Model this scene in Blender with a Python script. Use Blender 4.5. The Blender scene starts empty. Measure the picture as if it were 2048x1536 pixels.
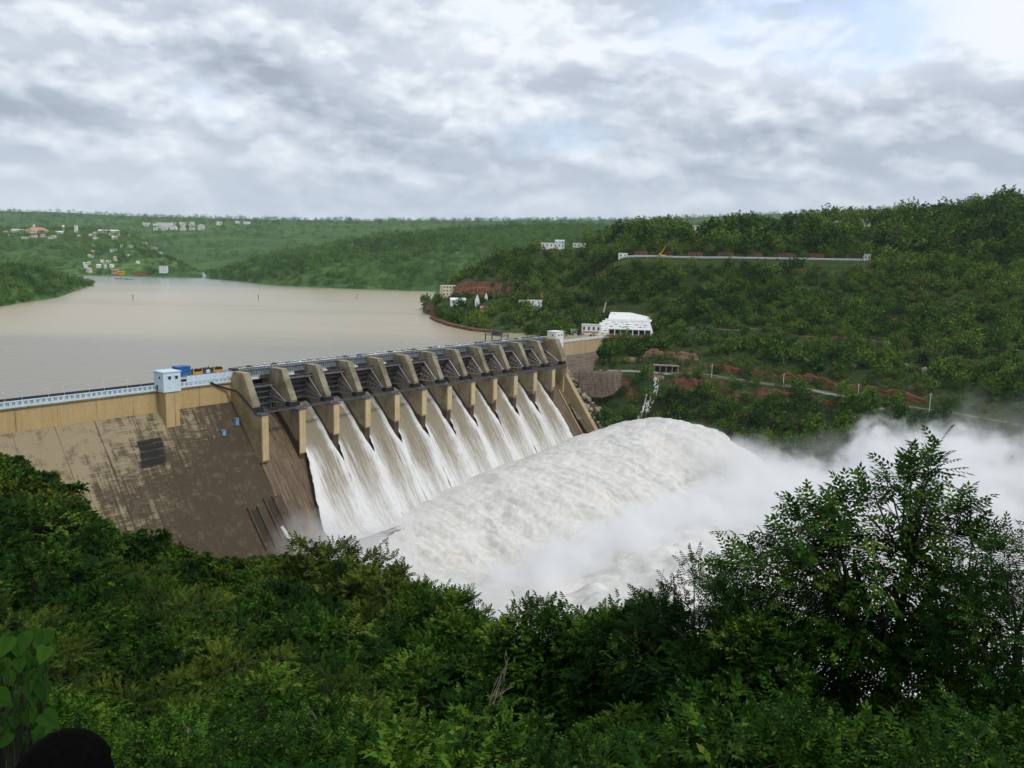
import bpy, math, random
import numpy as np
from mathutils import Vector, Matrix

# ---------------------------------------------------------------- scene, camera, sky, sun, exposure
scene = bpy.context.scene
COL = scene.collection
rad = math.radians
F = 1600.0                       # focal length in pixels of the 2048 px wide frame
PITCH, ROLL = 0.159105560, rad(1.5)
_f = np.array([0, math.cos(PITCH), -math.sin(PITCH)]); _r = np.array([1.0, 0, 0]); _u = np.cross(_r, _f)
RT = math.cos(ROLL)*_r + math.sin(ROLL)*_u
UP = -math.sin(ROLL)*_r + math.cos(ROLL)*_u
FW = _f
cd = bpy.data.cameras.new("camera"); cam = bpy.data.objects.new("camera", cd); COL.objects.link(cam)
cd.sensor_width = 36.0; cd.lens = 36.0*F/2048.0; cd.clip_start = 0.1; cd.clip_end = 60000
cam.matrix_world = Matrix(((RT[0], UP[0], -FW[0], 0), (RT[1], UP[1], -FW[1], 0), (RT[2], UP[2], -FW[2], 0), (0, 0, 0, 1)))
scene.camera = cam
scene.view_settings.view_transform = 'Standard'; scene.view_settings.look = 'None'
scene.view_settings.exposure = 0.4; scene.view_settings.gamma = 1.0
scene.render.engine = 'CYCLES'
cy = scene.cycles
cy.use_denoising = True
cy.max_bounces = 8; cy.diffuse_bounces = 3; cy.glossy_bounces = 2; cy.transmission_bounces = 4
cy.transparent_max_bounces = 8; cy.volume_bounces = 9
cy.volume_step_rate = 2.0; cy.volume_max_steps = 96
cy.use_adaptive_sampling = True; cy.adaptive_threshold = 0.01
SUN_EL, SUN_AZ = rad(52), rad(128)     # azimuth clockwise from +Y: sun over the right shoulder
sl = bpy.data.lights.new("sun", 'SUN'); sl.energy = 1.5; sl.angle = rad(10); sl.color = (1.0, 0.96, 0.9)
so = bpy.data.objects.new("sun", sl); COL.objects.link(so)
sdir = Vector((math.sin(SUN_AZ)*math.cos(SUN_EL), math.cos(SUN_AZ)*math.cos(SUN_EL), math.sin(SUN_EL)))
so.rotation_euler = sdir.to_track_quat('Z', 'Y').to_euler(); so.location = sdir*300

class NT:
    """small helper that writes shader nodes as expressions"""
    def __init__(s, tree): s.t = tree; s.n = tree.nodes; s.l = tree.links
    def new(s, typ, **kw):
        nd = s.n.new(typ)
        for k, v in kw.items(): setattr(nd, k, v)
        return nd
    def put(s, sock, v):
        if isinstance(v, bpy.types.NodeSocket): s.l.new(v, sock)
        elif v is not None: sock.default_value = v
    def m(s, op, a, b=None, c=None, clamp=False):
        nd = s.new('ShaderNodeMath', operation=op); nd.use_clamp = clamp
        s.put(nd.inputs[0], a)
        if b is not None: s.put(nd.inputs[1], b)
        if c is not None: s.put(nd.inputs[2], c)
        return nd.outputs[0]
    def ramp(s, v, a, b, lo=0.0, hi=1.0, smooth=True):
        nd = s.new('ShaderNodeMapRange', interpolation_type='SMOOTHSTEP' if smooth else 'LINEAR')
        s.put(nd.inputs[0], v)
        for i, x in enumerate((a, b, lo, hi)): s.put(nd.inputs[i+1], x)
        return nd.outputs[0]
    def mix(s, f, a, b):
        nd = s.new('ShaderNodeMix', data_type='RGBA')
        s.put(nd.inputs[0], f)
        for i, x in ((6, a), (7, b)):
            if isinstance(x, tuple) and len(x) == 3: x = (*x, 1)
            s.put(nd.inputs[i], x)
        return nd.outputs[2]
    def noise(s, vec, scale, detail=4, rough=0.55, dist=0.0, out=0):
        nd = s.new('ShaderNodeTexNoise'); s.put(nd.inputs['Vector'], vec)
        nd.inputs['Scale'].default_value = scale; nd.inputs['Detail'].default_value = detail
        nd.inputs['Roughness'].default_value = rough; nd.inputs['Distortion'].default_value = dist
        return nd.outputs[out]
    def mapping(s, vec, scale=(1, 1, 1), rot=(0, 0, 0), loc=(0, 0, 0)):
        nd = s.new('ShaderNodeMapping'); s.put(nd.inputs[0], vec)
        nd.inputs['Scale'].default_value = scale; nd.inputs['Rotation'].default_value = rot; nd.inputs['Location'].default_value = loc
        return nd.outputs[0]
    def sep(s, v):
        nd = s.new('ShaderNodeSeparateXYZ'); s.put(nd.inputs[0], v); return nd.outputs
    def comb(s, x, y, z):
        nd = s.new('ShaderNodeCombineXYZ')
        for i, v in enumerate((x, y, z)): s.put(nd.inputs[i], v)
        return nd.outputs[0]
    def bump(s, h, strength=0.3, dist=1.0):
        nd = s.new('ShaderNodeBump'); s.put(nd.inputs['Height'], h)
        nd.inputs['Strength'].default_value = strength; nd.inputs['Distance'].default_value = dist
        return nd.outputs[0]

def ray(x, y): return RT*(x-1024)/F - UP*(y-768)/F + FW
def at(x, y, Y):
    d = ray(x, y); return d*(Y/d[1])
def atz(x, y, z):
    d = ray(x, y); return d*(z/d[2])
def proj(P):
    P = np.asarray(P, float); z = P@FW
    return 1024+F*(P@RT)/z, 768-F*(P@UP)/z

# world: Nishita daylight behind a broken layer of stratocumulus
w = bpy.data.worlds.new("World"); scene.world = w; w.use_nodes = True
N = NT(w.node_tree); N.n.clear()
sky = N.new('ShaderNodeTexSky', sky_type='NISHITA'); sky.sun_disc = False
sky.sun_elevation = SUN_EL; sky.sun_rotation = SUN_AZ; sky.altitude = 300; sky.air_density = 1.2; sky.dust_density = 1.5
tc = N.new('ShaderNodeTexCoord'); dvec = tc.outputs['Generated']
dx, dy, dz = N.sep(dvec)
zc = N.m('MAXIMUM', dz, 0.0)
den = N.m('ADD', zc, 0.17)
plane = N.comb(N.m('DIVIDE', dx, den), N.m('DIVIDE', dy, den), 0.0)
wn = N.noise(N.comb(N.m('ARCTAN2', dx, dy), N.m('MULTIPLY', N.m('ARCSINE', dz), 1.7), .4), 4.5, 9, 0.60, 0.0, 1)
nA = N.noise(plane, 1.05, 8, 0.58, 0.25)
nB = N.noise(N.mapping(plane, loc=(4.3, 1.7, 0.6)), 2.1, 6, 0.6, 0.2)
nC = N.noise(N.mapping(plane, loc=(1.3, 7.7, 2.6)), 1.25, 6, 0.55, 0.3)
# azimuth / elevation in the photograph's pixel scale, warped so that the cloud masses get ragged rims
wx, wy, wz = N.sep(wn)
az_ = N.m('MULTIPLY', N.m('ARCTAN2', dx, dy), 1600.0)
el_ = N.m('MULTIPLY', N.m('ARCSINE', dz), 1600.0)
azw = N.m('MULTIPLY_ADD', N.m('SUBTRACT', wx, 0.5), 260.0, az_)
elw = N.m('MULTIPLY_ADD', N.m('SUBTRACT', wy, 0.5), 130.0, el_)
def cloud_mass(px, py, rx, ry, tilt=0.0):
    d = ray(px, py); d = d/np.linalg.norm(d)
    a0 = math.atan2(d[0], d[1])*1600; e0 = math.asin(d[2])*1600
    u = N.m('SUBTRACT', azw, a0); v = N.m('SUBTRACT', elw, e0)
    c, s = math.cos(tilt), math.sin(tilt)
    uu = N.m('MULTIPLY_ADD', u, c/rx, N.m('MULTIPLY', v, s/rx))
    vv = N.m('MULTIPLY_ADD', v, c/ry, N.m('MULTIPLY', u, -s/ry))
    q = N.m('MULTIPLY_ADD', uu, uu, N.m('MULTIPLY', vv, vv))
    return N.m('EXPONENT', N.m('MULTIPLY', q, -1.0))
def total(lst):
    acc = None
    for (px, py, rx, ry, tilt, amp) in lst:
        b = N.m('MULTIPLY', cloud_mass(px, py, rx, ry, rad(tilt)), amp)
        acc = b if acc is None else N.m('ADD', acc, b)
    return acc
lightm = total([(920, 80, 150, 85, 0, .7), (1090, 50, 130, 80, 0, .7), (560, 70, 260, 40, -20, .6), (1540, 130, 190, 60, -6, 1.0),
                (1690, 180, 110, 45, 0, .6), (1890, 30, 150, 45, 0, 1.5), (1990, 100, 75, 55, 0, 1.4), (335, 285, 70, 18, -25, .9),
                (1325, 280, 50, 24, -20, .8), (850, 355, 50, 16, -25, .7), (70, 40, 200, 60, 0, .5), (1745, 137, 30, 16, 0, .8), (560, 320, 90, 18, 0, .5),
                (1600, 280, 70, 22, 0, .4), (240, 130, 130, 30, -8, .3)])
darkm = total([(460, 105, 170, 60, -18, .9), (590, 190, 190, 60, -5, .8), (30, 225, 150, 50, 0, .9), (1150, 165, 150, 55, 0, .9), (1850, 205, 200, 60, 4, 1.0),
               (1540, 250, 90, 26, 0, .7), (900, 290, 190, 50, 0, .7), (700, 345, 160, 35, 0, .5), (1300, 335, 180, 30, 0, .4), (1950, 290, 200, 50, 0, .4)])
bluem = total([(1620, 40, 190, 70, 0, 1.2), (1110, 285, 130, 36, 0, .95), (1420, 60, 150, 50, 0, .5), (380, 220, 90, 40, -30, .45), (1230, 200, 80, 40, 0, .4), (980, 30, 40, 30, 0, .3),
               (1680, 110, 90, 60, 0, .6)])
base = N.m('MULTIPLY_ADD', N.m('SUBTRACT', nA, 0.5), 0.22, 0.565)
base = N.m('MULTIPLY_ADD', N.m('SUBTRACT', nB, 0.5), 0.12, base)
nD = N.noise(N.mapping(plane, loc=(9.3, 3.7, 1.6)), 5.5, 6, 0.65, 0.3)
base = N.m('MULTIPLY_ADD', N.m('SUBTRACT', nD, 0.5), 0.08, base)
# relief of the cloud masses: brighter where a billow turns up towards the light
az1 = N.m('ARCTAN2', dx, dy); el1 = N.m('ARCSINE', dz)
def bank(du, dv, sc, det, loc):
    return N.noise(N.comb(N.m('ADD', az1, du), N.m('MULTIPLY', N.m('ADD', el1, dv), 1.9), loc), sc, det, 0.56, 0.12)
def billow(du, dv):
    acc = None
    for sc, am, lc in ((4.2, .52, 2.7), (8.6, .27, 6.3), (18.0, .14, 1.9), (37.0, .07, 4.4)):
        b_ = N.m('MULTIPLY', N.m('ABSOLUTE', N.m('MULTIPLY_ADD', bank(du, dv, sc, 2, lc), 4.0, -2.0)), am)
        acc = b_ if acc is None else N.m('ADD', acc, b_)
    return acc
m1 = bank(0, 0, 3.6, 9, 2.7); m2 = bank(0, 0, 8.5, 7, 5.1)
rel = N.m('MULTIPLY', N.m('SUBTRACT', billow(0, 0), billow(.006, .016)), .66)
rel = N.m('MULTIPLY', N.m('MAXIMUM', N.m('MINIMUM', rel, 0.19), -0.07), N.ramp(dz, .02, .12, .35, 1.0))
base = N.m('ADD', base, rel)
base = N.m('MULTIPLY_ADD', N.m('SUBTRACT', m1, .5), .34, base)
base = N.m('MULTIPLY_ADD', N.m('SUBTRACT', m2, .5), .06, base)
lum = N.m('MULTIPLY_ADD', lightm, 0.17, base)
lum = N.m('MULTIPLY_ADD', darkm, -0.11, lum)
lum = N.m('MAXIMUM', N.m('MINIMUM', lum, 0.76), 0.37)
lo_c = N.mix(N.ramp(lum, 0.38, 0.85), (0.81, 0.92, 1.09), (0.945, 0.985, 1.035))   # shaded cloud cooler than lit cloud
cl = N.new('ShaderNodeVectorMath', operation='SCALE'); N.put(cl.inputs[0], lo_c); N.put(cl.inputs['Scale'], lum)
gap = N.m('MULTIPLY', N.ramp(N.m('MULTIPLY_ADD', bluem, 0.7, N.m('MULTIPLY', nC, 0.9)), 0.55, 1.1), N.ramp(dz, 0.03, 0.2))
sk = N.new('ShaderNodeVectorMath', operation='SCALE'); N.put(sk.inputs[0], sky.outputs[0]); sk.inputs['Scale'].default_value = 0.07
thin = N.new('ShaderNodeVectorMath', operation='ADD'); N.put(thin.inputs[0], sk.outputs[0]); thin.inputs[1].default_value = (0.30, 0.37, 0.52)
gap = N.m('MULTIPLY', gap, N.ramp(m2, .62, .42, .35, 1.0))
colr = N.mix(N.m('MULTIPLY', gap, 0.75), cl.outputs[0], thin.outputs[0])
hor = N.ramp(dz, 0.0, 0.16)
colr = N.mix(hor, N.mix(0.5, colr, (0.47, 0.54, 0.63)), colr)
bg = N.new('ShaderNodeBackground'); N.put(bg.inputs[0], colr); bg.inputs[1].default_value = 1.0
ow = N.new('ShaderNodeOutputWorld'); N.l.new(bg.outputs[0], ow.inputs[0])

# ---------------------------------------------------------------- helpers
rng = np.random.default_rng(7)
random.seed(7)

def vnoise(P, seed=0):
    """smooth value noise, P (n,3) -> 0..1"""
    P = np.asarray(P, float); i = np.floor(P).astype(np.int64); f = P-i; f = f*f*f*(f*(f*6-15)+10)
    def h(ix, iy, iz):
        n = (ix*374761393 + iy*668265263 + iz*2147483647 + seed*1274126177) & 0xffffffff
        n = ((n ^ (n >> 13))*1274126177) & 0xffffffff
        return ((n ^ (n >> 16)) & 0xffff)/65535.0
    r = 0
    for a in (0, 1):
        wx = f[:, 0] if a else 1-f[:, 0]
        for b in (0, 1):
            wy = f[:, 1] if b else 1-f[:, 1]
            for c in (0, 1):
                wz = f[:, 2] if c else 1-f[:, 2]
                r = r + wx*wy*wz*h(i[:, 0]+a, i[:, 1]+b, i[:, 2]+c)
    return r
def fbm(P, octv=5, seed=0, gain=0.5):
    P = np.asarray(P, float); a, s, t = 1.0, 0.0, 0.0
    for k in range(octv):
        s = s + a*vnoise(P, seed+k*17); t += a; a *= gain; P = P*2.03+11.7
    return s/t

def link(name, me, mat, parent=None, loc=(0, 0, 0)):
    o = bpy.data.objects.new(name, me); COL.objects.link(o)
    for mm in (mat if isinstance(mat, (list, tuple)) else [mat]):
        if mm is not None: me.materials.append(mm)
    if parent is not None: o.parent = parent
    o.location = loc
    return o
def np_mesh(name, V, Fc, smooth=False, midx=None):
    V = np.asarray(V, np.float32); Fc = np.asarray(Fc, np.int32); k = Fc.shape[1]
    me = bpy.data.meshes.new(name)
    me.vertices.add(len(V)); me.vertices.foreach_set('co', V.ravel())
    me.loops.add(Fc.size); me.loops.foreach_set('vertex_index', Fc.ravel())
    me.polygons.add(len(Fc)); me.polygons.foreach_set('loop_start', np.arange(len(Fc), dtype=np.int32)*k)
    if smooth: me.polygons.foreach_set('use_smooth', np.ones(len(Fc), bool))
    if midx is not None: me.polygons.foreach_set('material_index', np.asarray(midx, np.int32))
    me.update(calc_edges=True); me.validate()
    return me
def tag(o, label=None, cat=None, group=None, kind=None):
    if label: o['label'] = label
    if cat: o['category'] = cat
    if group: o['group'] = group
    if kind: o['kind'] = kind
    return o
def empty(name, loc=(0, 0, 0), rz=0.0):
    o = bpy.data.objects.new(name, None); COL.objects.link(o); o.location = loc; o.rotation_euler = (0, 0, rz); o.empty_display_size = 0.5
    return o
def copy_tree(o, parent=None):
    c = o.copy(); COL.objects.link(c)
    if parent is not None: c.parent = parent
    for ch in o.children: copy_tree(ch, c)
    return c
class MB:
    """collects solids and links them as one mesh object"""
    def __init__(s, fr=None): s.v = []; s.f = []; s.fr = fr
    def add(s, V, Fs):
        n = len(s.v); s.v += [tuple(map(float, p)) for p in V]; s.f += [tuple(n+i for i in f) for f in Fs]; return s
    def box(s, x0, x1, y0, y1, z0, z1):
        return s.add([(x0, y0, z0), (x1, y0, z0), (x1, y1, z0), (x0, y1, z0), (x0, y0, z1), (x1, y0, z1), (x1, y1, z1), (x0, y1, z1)],
                     [(0, 3, 2, 1), (4, 5, 6, 7), (0, 1, 5, 4), (1, 2, 6, 5), (2, 3, 7, 6), (3, 0, 4, 7)])
    def prism(s, poly, u0, u1):
        """polygon in (y, z) extruded along x"""
        n = len(poly)
        V = [(u0, a, b) for a, b in poly]+[(u1, a, b) for a, b in poly]
        Fs = [tuple(range(n)), tuple(range(2*n-1, n-1, -1))]+[(i, n+i, n+(i+1) % n, (i+1) % n) for i in range(n)]
        return s.add(V, Fs)
    def tube(s, pts, r, k=6, r1=None, cap=True):
        pts = [np.array(p, float) for p in pts]; n = len(pts); base = len(s.v); V = []; Fs = []
        for i, p in enumerate(pts):
            t = pts[min(i+1, n-1)]-pts[max(i-1, 0)]; t = t/(np.linalg.norm(t)+1e-9)
            a = np.cross(t, (0, 0, 1.0) if abs(t[2]) < .9 else (1.0, 0, 0)); a /= np.linalg.norm(a); b = np.cross(t, a)
            rr = r if r1 is None else r+(r1-r)*i/(n-1)
            for j in range(k):
                q = 2*math.pi*j/k; V.append(p+rr*(math.cos(q)*a+math.sin(q)*b))
        for i in range(n-1):
            for j in range(k):
                Fs.append((i*k+j, i*k+(j+1) % k, (i+1)*k+(j+1) % k, (i+1)*k+j))
        if cap: Fs += [tuple(range(k-1, -1, -1)), tuple((n-1)*k+j for j in range(k))]
        return s.add(V, Fs)
    def build(s, name, mat, parent=None, loc=(0, 0, 0), smooth=False):
        V = s.v if s.fr is None else [s.fr(*p) for p in s.v]
        me = bpy.data.meshes.new(name); me.from_pydata(V, [], s.f); me.validate(); me.update()
        if smooth: me.polygons.foreach_set('use_smooth', [True]*len(me.polygons))
        return link(name, me, mat, parent, loc)

def new_mat(name):
    m = bpy.data.materials.new(name); m.use_nodes = True; n = NT(m.node_tree); n.n.clear()
    o = n.new('ShaderNodeOutputMaterial'); p = n.new('ShaderNodeBsdfPrincipled'); n.l.new(p.outputs[0], o.inputs[0])
    g = n.new('ShaderNodeNewGeometry')
    return m, n, p, g.outputs['Position'], o
def plain(name, col, rough=0.6, var=0.15, scale=1.0, metal=0.0, spec=0.4, bump=0.0):
    m, n, p, pos, o = new_mat(name)
    tcn = n.new('ShaderNodeTexCoord')
    f = n.noise(tcn.outputs['Object'], scale, 5, 0.6)
    c = n.mix(n.ramp(f, 0.3, 0.7), tuple(x*(1-var) for x in col), tuple(min(1, x*(1+var)) for x in col))
    n.put(p.inputs['Base Color'], c); p.inputs['Roughness'].default_value = rough; p.inputs['Metallic'].default_value = metal
    p.inputs['Specular IOR Level'].default_value = spec
    if bump: n.put(p.inputs['Normal'], n.bump(n.noise(tcn.outputs['Object'], scale*4, 5, .65), bump, 0.3))
    return m

# dam frame: u along the crest, v downstream, w above the crest level
AZ = 0.669840323
AX = np.array([math.sin(AZ), math.cos(AZ), 0]); DN = np.array([math.cos(AZ), -math.sin(AZ), 0]); O0 = np.array([-135.713556, 398.011946, -61.4970509])
S = 22.2
def Dl(u, v, w): return tuple(u*AX+v*DN+np.array([0, 0, w]))            # relative to the dam's own origin
def Dw(u, v, w): return O0+u*AX+v*DN+np.array([0, 0, w])
def uv_of(P):
    q = np.asarray(P)-O0; return q@AX, q@DN, q[..., 2]
Z_WATER, Z_RIVER = -67.6, -156.0

# ---------------------------------------------------------------- materials
def damco(n, pos):
    q = n.new('ShaderNodeVectorMath', operation='SUBTRACT'); n.put(q.inputs[0], pos); q.inputs[1].default_value = tuple(O0)
    def dot(v):
        d = n.new('ShaderNodeVectorMath', operation='DOT_PRODUCT'); n.put(d.inputs[0], q.outputs[0]); d.inputs[1].default_value = tuple(v); return d.outputs['Value']
    return dot(AX), dot(DN), n.sep(q.outputs[0])[2]

def concrete(name, col, dark, streak=0.5, rough=0.85, wet=None, wetcol=(.06, .045, .03), moss=0.0, joints=0.0, bias=0.0, line=False):
    m, n, p, pos, o = new_mat(name)
    u, v, wv = damco(n, pos)
    big = n.noise(n.comb(u, v, wv), 0.09, 6, 0.62)
    fine = n.noise(n.comb(u, v, wv), 0.9, 6, 0.7)
    run = n.noise(n.comb(n.m('MULTIPLY', u, 0.9), n.m('MULTIPLY', v, 0.12), n.m('MULTIPLY', wv, 0.05)), 1.0, 6, 0.68, 0.4)
    f = n.m('MULTIPLY_ADD', run, streak, n.m('MULTIPLY', big, 1-streak))
    f = n.m('MULTIPLY_ADD', n.m('SUBTRACT', fine, .5), 0.35, f)
    if bias: f = n.m('ADD', f, bias)
    c = n.mix(n.ramp(f, 0.36, 0.64), col, dark)
    if moss: c = n.mix(n.m('MULTIPLY', n.ramp(big, 0.5, 0.66), moss), c, (.10, .115, .05))
    if joints:
        j = n.m('PINGPONG', n.m('ADD', u, 3.0), 8.2)
        c = n.mix(n.m('MULTIPLY', n.ramp(j, 0.30, 0.05), n.ramp(run, 0.40, 0.6, 0.25, joints)), c, (.10, .06, .03))
    if wet is not None:
        e = n.m('MULTIPLY_ADD', n.m('SUBTRACT', run, .5), 9.0, wv)
        c = n.mix(n.ramp(e, wet+1.0, wet-1.2), c, wetcol)
    if line:   # band above the running water: splash wet and shade in one dark colour
        e = n.m('MULTIPLY_ADD', v, .93, n.m('MULTIPLY_ADD', n.m('SUBTRACT', run, .5), 5.0, wv))
        c = n.mix(n.ramp(e, -20.5, -23.0), c, (.075, .052, .03))
    n.put(p.inputs['Base Color'], c); p.inputs['Roughness'].default_value = rough; p.inputs['Specular IOR Level'].default_value = 0.25
    n.put(p.inputs['Normal'], n.bump(fine, 0.35, 0.4))
    return m

M = {}
M['band'] = concrete('tan_concrete', (.51, .38, .185), (.42, .295, .13), 0.6, joints=.8)
M['band_r'] = concrete('pale_concrete', (.46, .36, .22), (.37, .275, .155), 0.6, joints=.6)
M['pier'] = concrete('pier_concrete', (.41, .335, .205), (.215, .175, .115), 0.7, wet=-35, moss=.6, line=True)
M['pier_end'] = concrete('end_pier_concrete', (.45, .35, .19), (.29, .215, .115), 0.65, moss=.35)
M['nose'] = concrete('nose_concrete', (.56, .44, .25), (.42, .31, .16), 0.6)
M['cap'] = concrete('weathered_cap', (.30, .27, .19), (.15, .125, .08), 0.4, moss=.5)
M['chute'] = concrete('chute_concrete', (.17, .12, .072), (.07, .048, .03), 0.8, rough=.5)
M['wall'] = concrete('training_concrete', (.42, .33, .19), (.33, .25, .135), 0.7)
M['road'] = plain('road_grey', (.16, .16, .16), .8)

def block_material(name, col, dark, bw, bh):
    m, n, p, pos, o = new_mat(name); u, v, wv = damco(n, pos)
    a = n.noise(n.comb(u, v, wv), .35, 6, .7); b = n.noise(n.comb(n.m('MULTIPLY', u, .8), v, n.m('MULTIPLY', wv, .06)), 1.0, 5, .7)
    jx = n.m('PINGPONG', u, bw/2); jz = n.m('PINGPONG', wv, bh/2)
    c = n.mix(n.ramp(n.m('MULTIPLY_ADD', a, .5, n.m('MULTIPLY', b, .5)), .36, .62), col, dark)
    c = n.mix(n.m('MULTIPLY', n.m('MAXIMUM', n.ramp(jx, .28, .08), n.ramp(jz, .28, .08)), n.ramp(a, .3, .6, .2, .7)), c, tuple(x*.45 for x in dark))
    n.put(p.inputs['Base Color'], c); p.inputs['Roughness'].default_value = .95; n.put(p.inputs['Normal'], n.bump(a, .5, .5)); return m
def face_material():
    m, n, p, pos, o = new_mat('stained_dam_face')
    u, v, wv = damco(n, pos)
    P3 = n.comb(u, v, wv)
    big = n.noise(P3, 0.045, 7, 0.6, 0.6)
    med = n.noise(P3, 0.22, 7, 0.72)
    fine = n.noise(P3, 1.1, 6, 0.75)
    run = n.noise(n.comb(n.m('MULTIPLY', u, 0.55), 0.0, n.m('MULTIPLY', wv, 0.028)), 1.0, 7, 0.7, 0.5)
    lift = n.noise(n.comb(n.m('MULTIPLY', u, 0.10), 0.0, n.m('MULTIPLY', wv, 1.5)), 1.0, 4, 0.7)
    # leakage stain: heavier towards the river section and the foot of the wall
    g = n.m('ADD', n.ramp(u, -95, -2, -.12, .20, False), n.ramp(wv, -24, -72, -.08, .22, False))
    f = n.m('ADD', n.m('MULTIPLY', big, 0.40), n.m('MULTIPLY', run, 0.56))
    f = n.m('MULTIPLY_ADD', n.m('SUBTRACT', med, .5), 0.55, f)
    f = n.m('MULTIPLY_ADD', n.m('SUBTRACT', lift, .5), 0.48, f)
    f = n.m('ADD', f, g)
    c = n.mix(n.ramp(f, 0.36, 0.56), (.285, .235, .145), (.066, .049, .030))
    c = n.mix(n.m('MULTIPLY', n.ramp(med, .50, .66), .65), c, (.125, .10, .066))
    c = n.mix(n.ramp(n.m('MULTIPLY', fine, n.ramp(med, .35, .6)), .54, .66, 0, .5), c, (.30, .27, .20))
    c = n.mix(n.ramp(lift, .60, .72, 0, .45), c, (.10, .08, .05))
    # formwork joints running down the face
    j = n.m('PINGPONG', n.m('ADD', u, 4.0), 8.3)
    c = n.mix(n.m('MULTIPLY', n.ramp(j, .35, .08), n.ramp(run, .38, .6, .1, .8)), c, (.05, .036, .022))
    # black seepage patch in four lifts
    ue = n.m('MULTIPLY_ADD', n.m('SUBTRACT', med, .5), 5.0, n.m('MULTIPLY_ADD', wv, -.22, u)); we = n.m('MULTIPLY_ADD', n.m('SUBTRACT', med, .5), 4.5, wv)
    pm_ = n.m('MULTIPLY', n.m('MULTIPLY', n.ramp(ue, -51.0, -49.6), n.ramp(ue, -37.6, -39.4)), n.m('MULTIPLY', n.ramp(we, -37.2, -36.2), n.ramp(we, -25.4, -26.4)))
    bd_ = n.ramp(n.m('PINGPONG', n.m('ADD', we, 39.0), 1.37), .02, .22, .65, 1.0)
    c = n.mix(n.m('MULTIPLY', n.m('MULTIPLY', pm_, bd_), n.ramp(fine, .25, .45, .6, 1.0)), c, (.020, .020, .017))
    n.put(p.inputs['Base Color'], c); p.inputs['Roughness'].default_value = .85; p.inputs['Specular IOR Level'].default_value = .2
    n.put(p.inputs['Normal'], n.bump(n.m('ADD', fine, n.m('MULTIPLY', lift, .7)), .5, .5))
    return m
M['face'] = face_material()
M['moss_patch'] = concrete('black_seep', (.030, .030, .026), (.012, .012, .011), 0.3)
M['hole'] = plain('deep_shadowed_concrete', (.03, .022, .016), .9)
M['steel'] = plain('dark_gate_steel', (.050, .050, .058), .6, .4, .5)
M['girder'] = plain('girder_steel', (.095, .095, .10), .55, .3, .6)
M['arm_pale'] = plain('pale_arm_steel', (.34, .34, .33), .5, .3, .6)
M['arm'] = plain('arm_steel', (.18, .18, .18), .5, .25, .6)
M['catwalk'] = plain('catwalk_steel', (.075, .08, .09), .6, .3, 1)
M['bluegrey'] = plain('blue_grey_paint', (.17, .215, .245), .6, .25, .4)
M['paleblue'] = plain('pale_blue_paint', (.55, .67, .74), .6, .08, .5)
M['white'] = plain('white_paint', (.74, .75, .73), .7, .08, .4)
M['offwhite'] = plain('weathered_white', (.60, .60, .56), .8, .18, .3)
M['cream'] = plain('cream_render', (.62, .55, .40), .8, .12, .3)
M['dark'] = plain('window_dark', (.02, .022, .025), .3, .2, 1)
M['black'] = plain('black_metal', (.015, .015, .017), .5, .2, 1)
M['navy'] = plain('dark_asphalt', (.035, .04, .05), .8, .2, .3)
M['blue'] = plain('blue_tarpaulin', (.012, .11, .36), .5, .15, .4)
M['tank'] = plain('blue_tank', (.16, .32, .46), .5, .15, .7)
M['yellow'] = plain('yellow_paint', (.62, .30, .02), .5, .15, .5)
M['red'] = plain('red_paint', (.32, .05, .04), .5, .2, .5)
M['rust'] = plain('brown_masonry', (.13, .062, .043), .9, .3, .25, bump=.4)
M['redsoil'] = plain('red_earth', (.27, .095, .045), .95, .3, .12, bump=.5)
M['terracotta'] = plain('orange_roof', (.50, .25, .17), .8, .15, .1)
M['greyroof'] = plain('grey_roof', (.42, .44, .45), .7, .15, .2)
M['stone'] = plain('pale_stone', (.26, .22, .165), .9, .25, .3, bump=.4)
M['masonry'] = plain('masonry_brown', (.20, .15, .105), .9, .3, .5, bump=.5)
M['masonry'] = block_material('block_masonry', (.20, .15, .11), (.11, .082, .062), 2.6, 2.1)
M['wood'] = plain('weathered_wood', (.11, .085, .06), .9, .3, 2)

def soil_material(name, green1, green2, rock1, rock2, steep=(.55, .75), sc=1.0, earth=(.16, .085, .045), ea=.5):
    m, n, p, pos, o = new_mat(name)
    g = n.new('ShaderNodeNewGeometry')
    nz = n.sep(g.outputs['Normal'])[2]
    a = n.noise(pos, 0.035*sc, 7, 0.68); b = n.noise(pos, 0.25*sc, 6, .7); d = n.noise(pos, 0.012*sc, 4, .6)
    c = n.mix(n.ramp(n.m('MULTIPLY_ADD', b, .5, n.m('MULTIPLY', a, .5)), .38, .62), green1, green2)
    c = n.mix(n.ramp(n.m('MULTIPLY_ADD', d, .5, n.m('MULTIPLY', b, .5)), .52, .64, 0, ea), c, earth)
    x, y, z = n.sep(pos)
    strat = n.noise(n.comb(n.m('MULTIPLY', x, .05), n.m('MULTIPLY', y, .05), n.m('MULTIPLY', z, .8)), 1.0, 5, .65, .3)
    crack = n.noise(n.comb(n.m('MULTIPLY', x, .35), n.m('MULTIPLY', y, .35), n.m('MULTIPLY', z, .06)), 1.0, 5, .7)
    r = n.mix(n.ramp(n.m('MULTIPLY_ADD', strat, .5, n.m('MULTIPLY', crack, .5)), .38, .62), rock2, rock1)
    st = n.ramp(n.m('MULTIPLY_ADD', n.m('SUBTRACT', b, .5), .3, nz), steep[1], steep[0])
    c = n.mix(st, c, r)
    n.put(p.inputs['Base Color'], c); p.inputs['Roughness'].default_value = .95; p.inputs['Specular IOR Level'].default_value = .1
    n.put(p.inputs['Normal'], n.bump(n.m('ADD', b, strat), .6, 1.5))
    return m
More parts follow.
